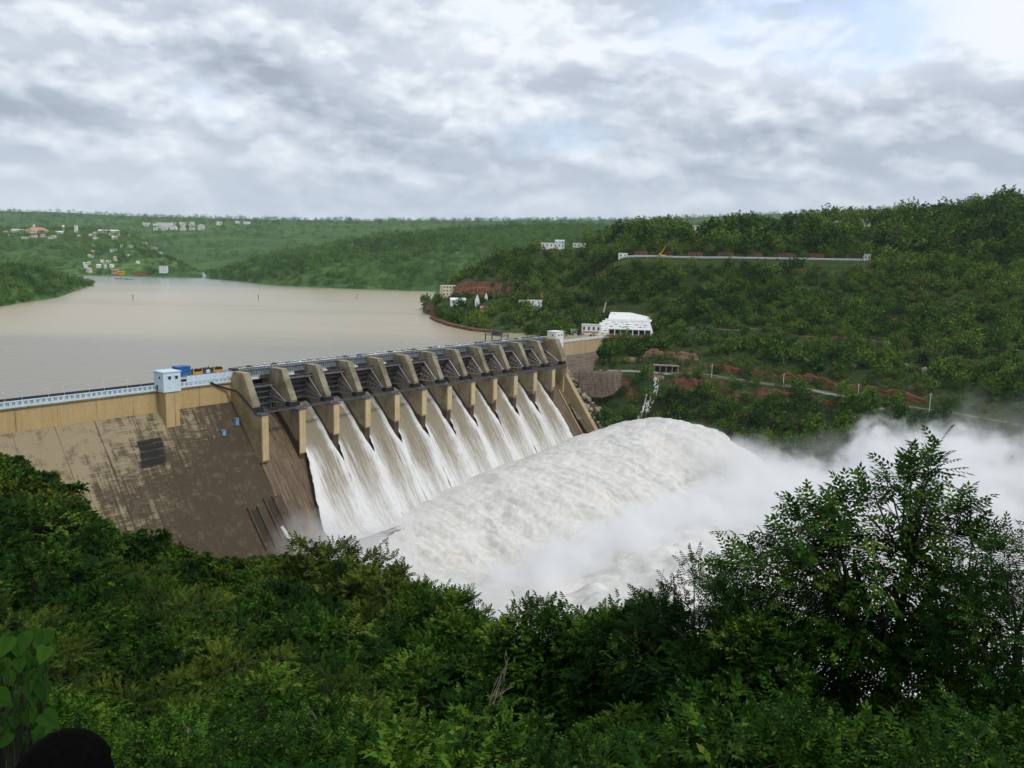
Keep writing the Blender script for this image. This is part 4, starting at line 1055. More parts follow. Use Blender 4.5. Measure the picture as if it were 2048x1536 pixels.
# terrace wall with black and white posts, red retaining wall bays, crane
Lw = R1.line(11.0, 1240, 1736, 60)
c0 = Lw[30]; r = empty('terrace_wall', tuple(c0))
b = MB(); bd = MB()
for p, q in zip(Lw[:-1], Lw[1:]):
    p = p-c0; q = q-c0; d = (q-p)[:2]; n_ = np.array([d[1], -d[0]])/np.linalg.norm(d)
    def slab(mb, s0, s1, th, z0, z1, off=0.0):
        a = p+(q-p)*s0; e = p+(q-p)*s1; V = []
        for zz in (z0, z1):
            for (pt, sg) in ((a, 0), (e, 0), (e, 1), (a, 1)): V.append((pt[0]+n_[0]*(off+th*sg), pt[1]+n_[1]*(off+th*sg), pt[2]+zz))
        mb.add(V, [(0, 3, 2, 1), (4, 5, 6, 7), (0, 1, 5, 4), (1, 2, 6, 5), (2, 3, 7, 6), (3, 0, 4, 7)])
    slab(b, 0, 1, .8, -1.5, 1.45)
    for s0 in (.12, .62): slab(bd, s0, s0+.24, .12, .1, 1.0, .82)
b.build('parapet', M['white'], r); bd.build('dark_bay', M['girder'], r)
tag(r, 'long white parapet with dark slots along the upper terrace of the hillside', 'parapet wall')
e_ = R1.line(11.0, 1734, 1738, 2)[0]; house('terrace_hut', e_+np.array([0, 2, 0]), 6, 5, 5, M['offwhite'], M['greyroof'], 'small grey hut at the right end of the terrace parapet', 'hut', 0, 'flat', 2)
e_ = R1.line(11.0, 1246, 1248, 2)[0]; house('terrace_hut', e_+np.array([0, 3, 0]), 9, 5, 4, M['white'], M['white'], 'small white hut at the left end of the terrace parapet', 'hut', 0, 'flat', 2)
for k, (xa, xb) in enumerate([(1268, 1295), (1330, 1345), (1376, 1405), (1435, 1468), (1494, 1525), (1556, 1592), (1621, 1648), (1692, 1722)]):
    La = R1.line(11.15, xa, xb, 8); cc_ = La[4]; r = empty('retaining_wall', tuple(cc_)); b = MB()
    for p, q in zip(La[:-1], La[1:]):
        p = p-cc_; q = q-cc_
        b.add([(p[0], p[1], -2), (q[0], q[1], -2), (q[0], q[1]+1.2, -2), (p[0], p[1]+1.2, -2), (p[0], p[1], 4.9+random.random()*.6), (q[0], q[1], 4.9+random.random()*.6), (q[0], q[1]+1.2, 5), (p[0], p[1]+1.2, 5)],
              [(0, 3, 2, 1), (4, 5, 6, 7), (0, 1, 5, 4), (1, 2, 6, 5), (2, 3, 7, 6), (3, 0, 4, 7)])
    b.build('brickwork', M['rust'], r)
    tag(r, f'brown brick retaining wall bay behind the terrace parapet, number {k+1} of eight from the left' if False else ['brown brick retaining bay left of the yellow crane', 'narrow brown brick bay right beside the yellow crane', 'third brown brick bay from the left behind the parapet', 'fourth brown brick bay from the left behind the parapet', 'fifth brown brick bay from the left behind the parapet', 'sixth brown brick bay from the left behind the parapet', 'seventh brown brick bay from the left behind the parapet', 'rightmost brown brick bay behind the terrace parapet'][k], 'retaining wall', 'brown brick bays behind the terrace parapet')
e_ = R1.line(11.1, 1324, 1326, 2)[0]
r = empty('mobile_crane', tuple(e_), rad(0)); b = MB(); b.box(-3.5, 3.5, -1.3, 1.3, .6, 2.0); b.build('chassis', M['yellow'], r); b = MB()
MB().box(-3.2, -1.2, -1.2, 1.2, 2.0, 3.6).build('cab', M['yellow'], r)
b = MB(); b.tube([(-1.5, 0, 2.2), (4.6, 0, 13.0)], .7, 4, .35); b.build('boom', M['yellow'], r)
for x in (-2.4, 2.2): b = MB(); b.tube([(x, -1.4, .6), (x, 1.4, .6)], .6, 10); b.build('wheel', M['black'], r)
tag(r, 'yellow mobile crane with raised boom on the upper terrace', 'crane')

# houses along the wooded ridge and slope on the right
CLEAR = []
def dpos(sh, x, y, up=0.0): p = sh.hit(x, y).copy(); p[2] += up; return p
RH = [(1404, 447, 30, 10, 8, 'cream', 'offwhite', 'long pale building with two storeys on the ridge left of the dark trees', 6, 2), (1424, 449, 14, 8, 5, 'white', 'white', 'low white annex right of the long pale ridge building', 3, 1),
      (1401, 470, 12, 8, 7, 'offwhite', 'greyroof', 'grey house on stilts below the long ridge building', 3, 2), (1552, 452, 14, 8, 5, 'offwhite', 'offwhite', 'low pale house half hidden under the ridge trees', 3, 1),
      (1590, 446, 14, 9, 9, 'cream', 'cream', 'tall cream house under the lone leaning ridge tree', 3, 2), (1668, 453, 11, 8, 6, 'terracotta', 'greyroof', 'pinkish house among the ridge trees', 2, 1),
      (1680, 452, 13, 8, 7, 'cream', 'offwhite', 'cream house right of the pinkish one on the ridge', 3, 1), (1722, 445, 12, 8, 5, 'white', 'white', 'small white house on the ridge right of the cream house', 2, 1),
      (1736, 452, 12, 7, 4, 'offwhite', 'greyroof', 'low grey house just below the small white ridge house', 2, 1), (1100, 481, 26, 9, 5, 'white', 'white', 'long white house at the cliff edge above the headland', 5, 1),
      (1118, 484, 12, 8, 8, 'paleblue', 'greyroof', 'bluish house with gabled roof beside the long cliff edge house', 3, 2), (1157, 488, 16, 7, 4, 'offwhite', 'white', 'low white shed right of the bluish cliff house', 3, 1),
      (1186, 472, 12, 7, 4, 'offwhite', 'greyroof', 'grey hut in the trees above the cliff houses', 2, 1), (1830, 456, 12, 7, 4, 'greyroof', 'greyroof', 'grey low hut in the right part of the ridge wood', 2, 1)]
for (x, y, w_, d_, h_, wm, rm, lab, nwn, st) in RH:
    sh = R1 if x > 1192 else R0
    p_ = dpos(sh, x, y+4, .5); CLEAR.append((x, y, w_*.5/p_[1]*F+4, p_[1], h_/p_[1]*F))
    house('house', p_, w_, d_, h_, M[wm], M[rm], lab, 'house', rad(random.uniform(-15, 15)), 'gable' if 'gabled' in lab else 'flat', nwn, st)
# headland: white office block, shrine, tanks
house('office_block', dpos(R0, 894, 592, .5), 15, 9, 11, M['cream'], M['white'], 'cream three storey block at the tip of the headland', 'building', rad(25), 'flat', 4, 3)
house('shed', dpos(R0, 916, 608, .5), 16, 8, 4, M['white'], M['white'], 'low white shed on the headland above the water', 'shed', rad(10), 'gable', 3)
def shrine(P, sc, label):
    r = empty('shrine', tuple(P)); r.scale = (sc,)*3
    MB().box(-2, 2, -2, 2, -2, 4).build('wall', M['white'], r); b = MB()
    for k in range(5): q = 1.9-k*.34; b.box(-q, q, -q, q, 4+k*1.1, 4+(k+1)*1.1)
    b.build('spire', M['white'], r); MB().box(-.5, .5, -2.08, -2.01, 0, 2.2).build('door', M['dark'], r); return tag(r, label, 'shrine')
shrine(dpos(R0, 953, 612, 1), 1.1, 'white stepped shrine tower on the headland')
shrine(dpos(R0, 972, 603, 1), .8, 'smaller white shrine behind the stepped shrine tower')
house('house', dpos(R0, 968, 622, .5), 7, 6, 3, M['terracotta'], M['terracotta'], 'small reddish house near the shore of the headland', 'house', .2, 'gable', 2)
house('house', dpos(R0, 1067, 618, .5), 13, 10, 8, M['white'], M['white'], 'blank white house wall among trees on the headland', 'house', rad(20), 'flat', 2, 2)
house('house', dpos(R0, 1045, 610, .5), 7, 6, 4, M['offwhite'], M['greyroof'], 'small grey hut left of the blank white house', 'hut', rad(10), 'flat', 2)
for (x, y, lab) in [(917, 600, 'left'), (955, 600, 'middle'), (989, 602, 'right')]:
    r = lamp_post(tuple(dpos(R0, x, y)), 11); tag(r, f'tall pale light pole on the headland, {lab} one of three', 'light pole', 'tall light poles on the headland')
r = empty('lattice_mast', tuple(dpos(R0, 1084, 612))); b = MB()
for sx in (-1, 1):
    for sy in (-1, 1): b.tube([(sx*1.2, sy*1.2, -1), (sx*.9, sy*.9, 14)], .14, 4)
for k in range(6): b.tube([(-1.1, -1.1, k*2.3), (1.0, -1.0, k*2.3+2.3)], .09, 4); b.tube([(1.1, -1.1, k*2.3), (-1.0, -1.0, k*2.3+2.3)], .09, 4)
b.build('frame', M['yellow'], r); MB().box(-1.6, 1.6, -1.6, 1.6, 14, 14.3).build('platform', M['girder'], r); tag(r, 'yellowish lattice mast among the headland trees', 'mast')
# masonry jetty along the headland shore
def ribbon(name, pts, wd, th, mat, kind=None, z=0.0, label=None, cat=None):
    c = np.array(pts[len(pts)//2]); b = MB(); V = []
    for i, p in enumerate(pts):
        t = np.array(pts[min(i+1, len(pts)-1)])-np.array(pts[max(i-1, 0)]); n_ = np.array([t[1], -t[0], 0]); n_ = n_/(np.linalg.norm(n_)+1e-9)
        q = np.array(p)-c
        for sg in (-1, 1):
            for zz in (-th, 0): V.append(tuple(q+n_*sg*wd/2+np.array([0, 0, z+zz])))
    Fs = []
    for i in range(len(pts)-1):
        k = 4*i; Fs += [(k+1, k+3, k+7, k+5), (k, k+4, k+6, k+2), (k, k+1, k+5, k+4), (k+2, k+6, k+7, k+3)]
    b.add(V, Fs+[(0, 2, 3, 1), (len(V)-4, len(V)-3, len(V)-1, len(V)-2)])
    o = b.build(name, mat, None, tuple(c)); tag(o, label, cat, None, kind); return o
ribbon('stone_embankment', [np.array([*atz(x, y, Z_WATER)[:2], Z_WATER+2.2]) for x, y in ((866, 637), (880, 644), (900, 651), (925, 657), (950, 662), (985, 665))], 7, 5, M['bank2'], None, 0, 'reddish stone embankment along the waterline of the headland', 'embankment')
ribbon('road', [p+np.array([0, 0, .35]) for p in R1.line(4.5, 1196, 2150, 70)], 4.6, 1.2, M['track'], 'structure')
ribbon('path', [p+np.array([0, 0, .35]) for p in R1.line(7.5, 1330, 2150, 60)], 6.0, 1.2, M['track'], 'structure')
ribbon('lawn', [p+np.array([0, 0, .5]) for p in R1.line(10.45, 1236, 1715, 60)], 20.0, 5.0, M['grass'], 'structure')
# low parapets along the roads
def low_wall(x0, x1, t, dy, h, mat, label):
    L_ = [p+np.array([0, dy, 0]) for p in R1.line(t, x0, x1, 26)]
    ribbon('road_parapet', L_, .6, 2.0, mat, None, h, label, 'parapet')
low_wall(1200, 1345, 4.05, 0, 1.0, M['offwhite'], 'pale crumbling parapet of the lower road near the dam')
low_wall(1430, 1600, 4.05, 0, .9, M['stone'], 'pale yellow parapet of the lower road mid hillside')
low_wall(1600, 1760, 4.05, 0, .9, M['offwhite'], 'whitish parapet of the lower road left of the tall pole')
low_wall(1380, 1510, 7.1, 0, .9, M['stone'], 'pale parapet with posts along the middle road')
# concrete shed on the lower road
P = dpos(R1, 1330, 743, 0); r = empty('road_shelter', tuple(P), rad(-8))
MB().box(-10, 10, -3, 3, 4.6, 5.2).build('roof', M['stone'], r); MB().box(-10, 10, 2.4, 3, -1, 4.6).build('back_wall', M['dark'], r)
for k in range(5): MB().box(-9.7+k*4.7, -9.0+k*4.7, -2.9, -2.2, -1, 4.6).build('column', M['stone'], r)
tag(r, 'open concrete shelter with dark bays on the lower road', 'shelter')
# masonry retaining wall by the abutment, earth cuttings
def wall_panel(name, pts_low, hgt, th, mat, label, cat='retaining wall', rough=.12):
    """a bank or wall with a broken face: a displaced grid with a back side"""
    c = np.array(pts_low[0]); n0 = len(pts_low); nx = n0*5; nz = 9; a = np.linspace(0, n0-1, nx); pl = np.array(pts_low)-c
    X_ = np.stack([np.interp(a, np.arange(n0), pl[:, k]) for k in range(3)], -1); H_ = np.interp(a, np.arange(n0), hgt)
    sd = sum(map(ord, label)) % 97
    H_ = H_*(1+rough*4*(fbm(np.stack([a*.9, a*0, a*0+sd], -1), 3, 5)-.5)); V = np.zeros((nx, nz+2, 3))
    for j in range(nz):
        f_ = j/(nz-1); q = X_.copy(); q[:, 2] += -3+(H_+3)*f_; q[:, 1] += th*.45*f_
        dsp = (fbm(np.stack([a*1.3, a*0+f_*4, a*0+sd], -1), 4, 9)-.5)*2*rough*th*2.2; q[:, 1] += dsp; q[:, 2] += dsp*.4*(f_ > .1); V[:, j] = q
    V[:, nz] = V[:, nz-1]+np.array([0, th*.6, -.3]); V[:, nz+1] = X_+np.array([0, th*1.2, -4])
    idx = np.arange(nx*(nz+2)).reshape(nx, nz+2); Fc = np.stack([idx[:-1, :-1], idx[1:, :-1], idx[1:, 1:], idx[:-1, 1:]], -1).reshape(-1, 4)
    o = link(name, np_mesh(name, V.reshape(-1, 3), Fc, rough > .1), mat, None, tuple(c)); return tag(o, label, cat)
wall_panel('retaining_wall', [at(x, y, Y) for x, y, Y in ((1158, 778, 612), (1180, 786, 611), (1206, 788, 609), (1228, 780, 609), (1243, 764, 611))], [15, 17, 18, 14.5, 9], 6, M['masonry'], 'brown block retaining wall below the lower road beside the dam', rough=.03)
def cutting(x0, x1, t, h, label, mat, off=1.0, n=14, dz=0.0):
    L_ = R1.line(t, x0, x1, n); rr = random.Random(int(x0)); hs = [max(.5, .72*h*min(1, math.sin(math.pi*(i+.6)/(n+.2))*2.2)**.7*(.7+.35*rr.random())) for i in range(n)]
    wall_panel('earth_bank', [p+np.array([0, off, dz]) for p in L_], hs, 4.5, mat, label, 'bank')
cutting(1420, 1560, 5.1, 9.0, 'long red earth cutting above the lower road, left part', M['bank1'])
cutting(1560, 1680, 5.1, 10, 'red earth cutting above the lower road left of the tall poles', M['bank1'])
cutting(1680, 1860, 5.1, 9, 'red earth cutting above the lower road toward the right', M['bank1'])
cutting(1345, 1430, 2.6, 11, 'bright red bare bank below the lower road, leftmost', M['bank1'])
cutting(1505, 1640, 2.6, 10, 'orange bare bank below the lower road in mid hillside', M['bank1'])
cutting(1640, 1710, 2.4, 8, 'reddish bare bank below the lower road, rightmost', M['bank1'])
cutting(1395, 1500, 6.9, 8.5, 'brown cutting below the parapet of the middle road', M['bank2'], -1, 14, -6)
cutting(1520, 1800, 6.95, 5.5, 'long brown ledge under the middle road on the right', M['bank2'], -1, 20, -2.5)
cutting(1800, 2060, 6.95, 5.5, 'brown ledge under the middle road at the right edge', M['bank2'], -1, 20, -2.5)
cutting(1285, 1400, 5.4, 15, 'tall pale rock face above the concrete shelter', M['bank3'], 3, 14, 0)
cutting(1200, 1290, 5.3, 6, 'pale rubble bank above the lower road near the dam', M['bank3'], 1, 12, 0)
cutting(1470, 1665, 1.2, 17, 'dark brown broken cliff above the mist at the foot of the hillside', M['bank4'], 2, 18, 0)
cutting(1290, 1330, 2.9, 9, 'greyish rock outcrop beside the cascade', M['bank3'], 1, 8, 0)
# poles along the lower road
for x, hgt, lab in [(1423, 10, 'nearest the concrete shelter'), (1566, 10, 'second from the left'), (1715, 11, 'third from the left'), (1858, 12, 'rightmost of the four')]:
    p = R1.line(4.05, x, x+1, 2)[0]; r = empty('utility_pole', tuple(p)); b = MB(); b.tube([(0, 0, -1), (0, 0, hgt)], .26, 6, .18); b.build('pole', M['offwhite'], r); MB().box(-.9, .9, -.08, .08, hgt-1, hgt-.85).build('crossarm', M['offwhite'], r)
    tag(r, f'pale utility pole along the lower hillside road, {lab}', 'utility pole', 'utility poles along the lower road')
# small cascade and stair down the gully below the shelter
b = MB(); rr = random.Random(3)
pts = [dpos(R1, x, y, .6) for x, y in ((1316, 755), (1308, 785), (1298, 812), (1288, 835), (1278, 858))]
c = pts[0]
for p, q in zip(pts[:-1], pts[1:]):
    for k in range(26):
        s_ = rr.random(); o_ = p+(q-p)*s_-c; sz = rr.uniform(.5, 1.7); dx_ = rr.uniform(-4.5, 4.5)
        b.tube([(o_[0]+dx_, o_[1], o_[2]), (o_[0]+dx_-sz*rr.random(), o_[1]-sz*.6, o_[2]-sz*1.6)], sz*.45, 5, sz*.3)
tag(b.build('cascade', M['offwhite'], None, tuple(c)), 'thin whitish cascade tumbling over rocks down the gully', None, None, 'stuff')
pts = [dpos(R1, x, y, 1.0) for x, y in ((1296, 790), (1290, 815), (1284, 836))]; b = MB(); b.tube([p-pts[0] for p in pts], .55, 5); tag(b.build('pipe', M['white'], None, tuple(pts[0])), 'slim white pipe running down the gully beside the cascade', 'pipe')
b = MB(); c = dpos(R0, 1213, 612, .5); rr = random.Random(9)
pts = [dpos(R1, x, y, 1.0) for x, y in ((1204, 628), (1212, 606), (1220, 598))]; c = pts[0]
b.tube([p-c for p in pts], 1.0, 4); tag(b.build('stairway', M['stone'], None, tuple(c)), 'pale stairway climbing the slope behind the stepped hall', 'stairway')
# boulders and rubble beside the training wall
def rock_mesh(seed):
    import bmesh
    bm = bmesh.new(); bmesh.ops.create_icosphere(bm, subdivisions=2, radius=1.0); rr = np.random.default_rng(seed)
    for v in bm.verts:
        k = .65+.6*vnoise(np.array([[*(np.array(v.co)*1.3+seed*7)]]), seed)[0]; v.co = v.co*k
    me = bpy.data.meshes.new('boulder'); bm.to_mesh(me); bm.free(); return me
rm = [rock_mesh(k) for k in range(4)]
for me in rm: me.materials.append(M['stone'])
for k in range(70):
    t = random.random(); v_ = -2+t*46; u_ = 273+random.random()**2*16
    q = Dw(u_, v_, -22-max(v_+8, 0)*.86+2.2); o = bpy.data.objects.new('boulder', rm[k % 4]); COL.objects.link(o); o.location = tuple(q); s_ = random.uniform(.7, 2.4); o.scale = (s_*1.2, s_, s_*.8); o.rotation_euler = (random.random()*3, random.random()*3, random.random()*3)
    tag(o, 'grey boulder in the rubble beside the right training wall', 'boulder', 'boulders beside the right training wall')
for k, (x, y, s_) in enumerate([(1487, 748, 3.2), (1812, 735, 3.5), (1850, 742, 3.5), (1705, 735, 2.6), (1762, 825, 4), (1770, 690, 4.5), (1668, 728, 2.2)]):
    o = bpy.data.objects.new('boulder', rm[k % 4]); COL.objects.link(o); o.location = tuple(dpos(R1, x, y, 1.0)); o.scale = (s_*.75, s_*.6, s_*.7); o.rotation_euler = (k, k*2, k)
    tag(o, 'pale boulder showing between trees on the hillside', 'boulder', 'pale boulders on the wooded hillside')

# the village across the water
vr = random.Random(12)
VH = []
for k in range(24): VH.append((vr.uniform(170, 275), vr.uniform(492, 545), vr.uniform(5, 11), 'slope'))
for k in range(30): VH.append((vr.uniform(10, 320), vr.uniform(462, 480), vr.uniform(8, 18), 'plateau'))
for k, (x, y, w_, where) in enumerate(VH):
    p = F2.hit(x, y); wm = vr.choice(['white', 'white', 'offwhite', 'cream', 'paleblue']); rmn = vr.choice(['offwhite', 'white', 'greyroof', 'terracotta', 'white'])
    cn = {'white': 'white', 'offwhite': 'off white', 'cream': 'cream', 'paleblue': 'pale blue'}[wm]; rn = {'offwhite': 'pale', 'white': 'white', 'greyroof': 'grey', 'terracotta': 'orange'}[rmn]
    house('house', p+np.array([0, 0, .5]), w_, w_*.7, vr.uniform(3.5, 6), M[wm], M[rmn], f'{cn} village house with {rn} roof on the {"slope above the far jetty" if where=="slope" else "plateau across the reservoir"}', 'house', vr.uniform(-.4, .4), vr.choice(['flat', 'gable']), 2, 1, 'small houses of the village across the reservoir', win=False)
for k in range(34):
    x = vr.uniform(285, 420); y = vr.uniform(449, 462)
    if k > 27: x, y = vr.uniform(430, 505), vr.uniform(446, 450)
    p = F3.hit(x, y); w_ = vr.uniform(12, 34)
    house('house', p+np.array([0, 0, 2.0]), w_, 14, vr.uniform(7, 13), M[vr.choice(['white', 'white', 'cream', 'offwhite'])], M[vr.choice(['white', 'offwhite', 'cream'])], 'pale town block in the cluster on the far plateau', 'building', vr.uniform(-.3, .3), 'flat', 2, 1, 'town blocks on the far plateau', win=False)
house('market_hall', F2.hit(75, 466)+np.array([0, 0, 1]), 58, 34, 7, M['cream'], M['terracotta'], 'large hall with a curved orange roof on the left plateau', 'hall', .1, 'hip', 8)
house('hall', F2.hit(38, 466)+np.array([0, 0, 1]), 36, 18, 7, M['offwhite'], M['greyroof'], 'long grey roofed hall left of the orange roofed hall', 'hall', 0, 'gable', 6)
house('hall', F2.hit(218, 466)+np.array([0, 0, 1]), 62, 12, 6, M['offwhite'], M['white'], 'long low white hall at the plateau edge', 'hall', -.05, 'gable', 10)
house('tower', F2.hit(150, 466)+np.array([0, 0, 1]), 8, 8, 22, M['white'], M['white'], 'tall white tower above the trees on the left plateau', 'tower', 0, 'flat', 2, 5)
house('hotel', F3.hit(335, 456)+np.array([0, 0, 2]), 70, 24, 22, M['white'], M['white'], 'large white building with a raised centre in the far town', 'building', 0, 'flat', 10, 3)
def water_tower(P, label):
    r = empty('water_tower', tuple(P)); b = MB()
    for k in range(6): a = k*math.pi/3; b.tube([(2.5*math.cos(a), 2.5*math.sin(a), -2), (2.2*math.cos(a), 2.2*math.sin(a), 14)], .35, 5)
    b.build('leg', M['offwhite'], r); b = MB(); b.tube([(0, 0, 14), (0, 0, 16), (0, 0, 19), (0, 0, 20)], 4.2, 14, 3.2); b.build('tank', M['white'], r); return tag(r, label, 'water tower')
water_tower(F2.hit(69, 462), 'round water tower behind the orange roofed hall'); water_tower(F2.hit(126, 463), 'round water tower left of the tall white tower')
house('boathouse', F2.hit(246, 549)+np.array([0, 0, 1.5]), 12, 8, 5, M['yellow'], M['white'], 'yellow waterfront building by the far jetty', 'building', 0, 'flat', 4)
house('waterfront_house', F2.hit(326, 545)+np.array([0, 0, 1.5]), 17, 9, 13, M['white'], M['offwhite'], 'white three storey house standing alone at the far shore', 'building', 0, 'flat', 4, 3)
house('waterfront_house', F2.hit(233, 547)+np.array([0, 0, 1.5]), 14, 8, 7, M['terracotta'], M['offwhite'], 'reddish waterfront house left of the yellow building', 'building', 0, 'flat', 3)
pp = [F2.hit(x, 550)+np.array([0, 0, 1.5]) for x in (262, 275, 290, 302)]; wall_panel('earth_bank', pp, [4, 6, 6, 4], 6, M['bank2'], 'orange bare bank beside the far jetty', 'bank')
def boat(P, rz, L_, mat, label):
    r = empty('boat', tuple(P), rz); n = 9; V = []; 
    for i in range(n):
        t = i/(n-1)*2-1; wd = (1-abs(t)**2.6)*L_*.14+.02; y = t*L_/2; sh_ = .25*t*t
        V += [(-wd, y, .9+sh_), (-wd*.6, y, -.3), (wd*.6, y, -.3), (wd, y, .9+sh_)]
    Fs = []
    for i in range(n-1):
        k = 4*i; Fs += [(k, k+4, k+5, k+1), (k+1, k+5, k+6, k+2), (k+2, k+6, k+7, k+3), (k+3, k+7, k+4, k)]
    Fs += [(0, 1, 2, 3), (4*n-1, 4*n-2, 4*n-3, 4*n-4)]
    MB().add(V, Fs).build('hull', mat, r); MB().box(-L_*.1, L_*.1, -L_*.25, L_*.2, 2.2, 2.4).build('canopy', M['white'], r)
    for (x, y) in ((-1, -1), (1, -1), (-1, 1), (1, 1)): MB().box(x*L_*.095-.06, x*L_*.095+.06, y*L_*.2-.06, y*L_*.2+.06, .9, 2.2).build('post', M['offwhite'], r)
    return tag(r, label, 'boat')
for k, (x, y, c_) in enumerate([(236, 557.5, 'blue boat moored at the far jetty, left one'), (248, 558, 'blue boat moored at the far jetty, middle one'), (259, 559, 'blue boat moored at the far jetty, outer one'), (330, 556, 'blue boat below the white three storey house')]):
    p = atz(x, y, Z_WATER); boat(p, rad(80+k*7), 15, M['blue'], c_)
boat(atz(660, 580.5, Z_WATER), rad(85), 12, M['offwhite'], 'lone white boat near the wooded far shore')
for x, y, lab in [(266, 600, 'left'), (517, 600, 'middle'), (714, 598, 'right')]:
    p = atz(x, y, Z_WATER); r = empty('marker_post', tuple(p)); b = MB(); b.tube([(0, 0, -3), (0, 0, 6.0)], .32, 6); b.build('post', M['dark'], r); MB().box(-.5, .5, -.5, .5, 6.0, 6.7).build('top_mark', M['dark'], r)
    tag(r, f'dark marker post standing in the reservoir, {lab} one of three', 'marker post', 'marker posts in the reservoir')
# floating intake frame by the headland
p = np.array(Dw(246, -38, 0)); p[2] = Z_WATER; r = empty('intake_gantry', tuple(p), -AZ); b = MB()
for x in (-8, 8):
    for y in (-4, 4): b.box(x-.3, x+.3, y-.3, y+.3, -4, 8)
b.build('leg', M['girder'], r); b = MB(); b.box(-8.5, 8.5, -4.5, 4.5, 6.6, 7.0); b.box(-8.5, 8.5, -4.4, -4.2, 8.1, 8.3); b.box(-8.5, 8.5, 4.2, 4.4, 8.1, 8.3); b.build('deck', M['girder'], r)
MB().box(-3, 4, -2, 2, 7.0, 10).build('hoist', M['steel'], r); tag(r, 'dark steel intake gantry in the water behind the last gates', 'gantry')

# ---------------------------------------------------------------- trees
def unit(v): return v/(np.linalg.norm(v, axis=-1, keepdims=True)+1e-9)
def sprig_template(kind):
    """one leafy twig along +x, normal +z: (n, 4, 3) kite-shaped leaves"""
    L = []
    def leaf(base, ang, ln, wd, droop, roll=0.0):
        c, s = math.cos(ang), math.sin(ang); d = np.array([c, s, 0]); n_ = np.array([-s, c, 0])
        b0 = np.array(base); mid = b0+d*ln*.42+np.array([0, 0, .03*ln])
        sd = n_*wd/2*math.cos(roll)+np.array([0, 0, wd/2*math.sin(roll)])
        L.append([b0, mid+sd, b0+d*ln+np.array([0, 0, -droop*ln]), mid-sd])
    if kind == 'pinnate':
        for k in range(5):
            x = .16+.2*k
            for sg in (-1, 1): leaf((x, 0, -.05*x*x), sg*rad(62-4*k), .30, .135, .22, .25*sg)
        leaf((1.06, 0, -.06), 0, .30, .14, .25)
    elif kind == 'broad':
        for k in range(6): leaf((.12+.13*k, 0, 0), (-1)**k*rad(55-5*k)+.1, .42, .27, .35, .3*(-1)**k)
        leaf((.9, 0, 0), 0, .42, .28, .4)
    elif kind == 'fine':
        for k in range(7):
            x = .1+.14*k
            for sg in (-1, 1): leaf((x, 0, 0), sg*rad(58-4*k), .24, .09, .1)
    elif kind == 'clump':
        rr = np.random.default_rng(5)
        for k in range(5): leaf((.1*k, 0, 0), rr.uniform(-2.2, 2.2), .75, .5, rr.uniform(-.2, .5), rr.uniform(-.8, .8))
    return np.array(L)
def frames(d, up):
    x = unit(d); y = unit(np.cross(up, x)); z = np.cross(x, y); return np.stack([x, y, z], -1)
def leaves_from(pos, d, up, scale, tmpl):
    Fm = frames(d, up); V = np.einsum('nij,lkj->nlki', Fm, tmpl)*np.asarray(scale).reshape(-1, 1, 1, 1)+pos[:, None, None, :]
    return V.reshape(-1, 4, 3)
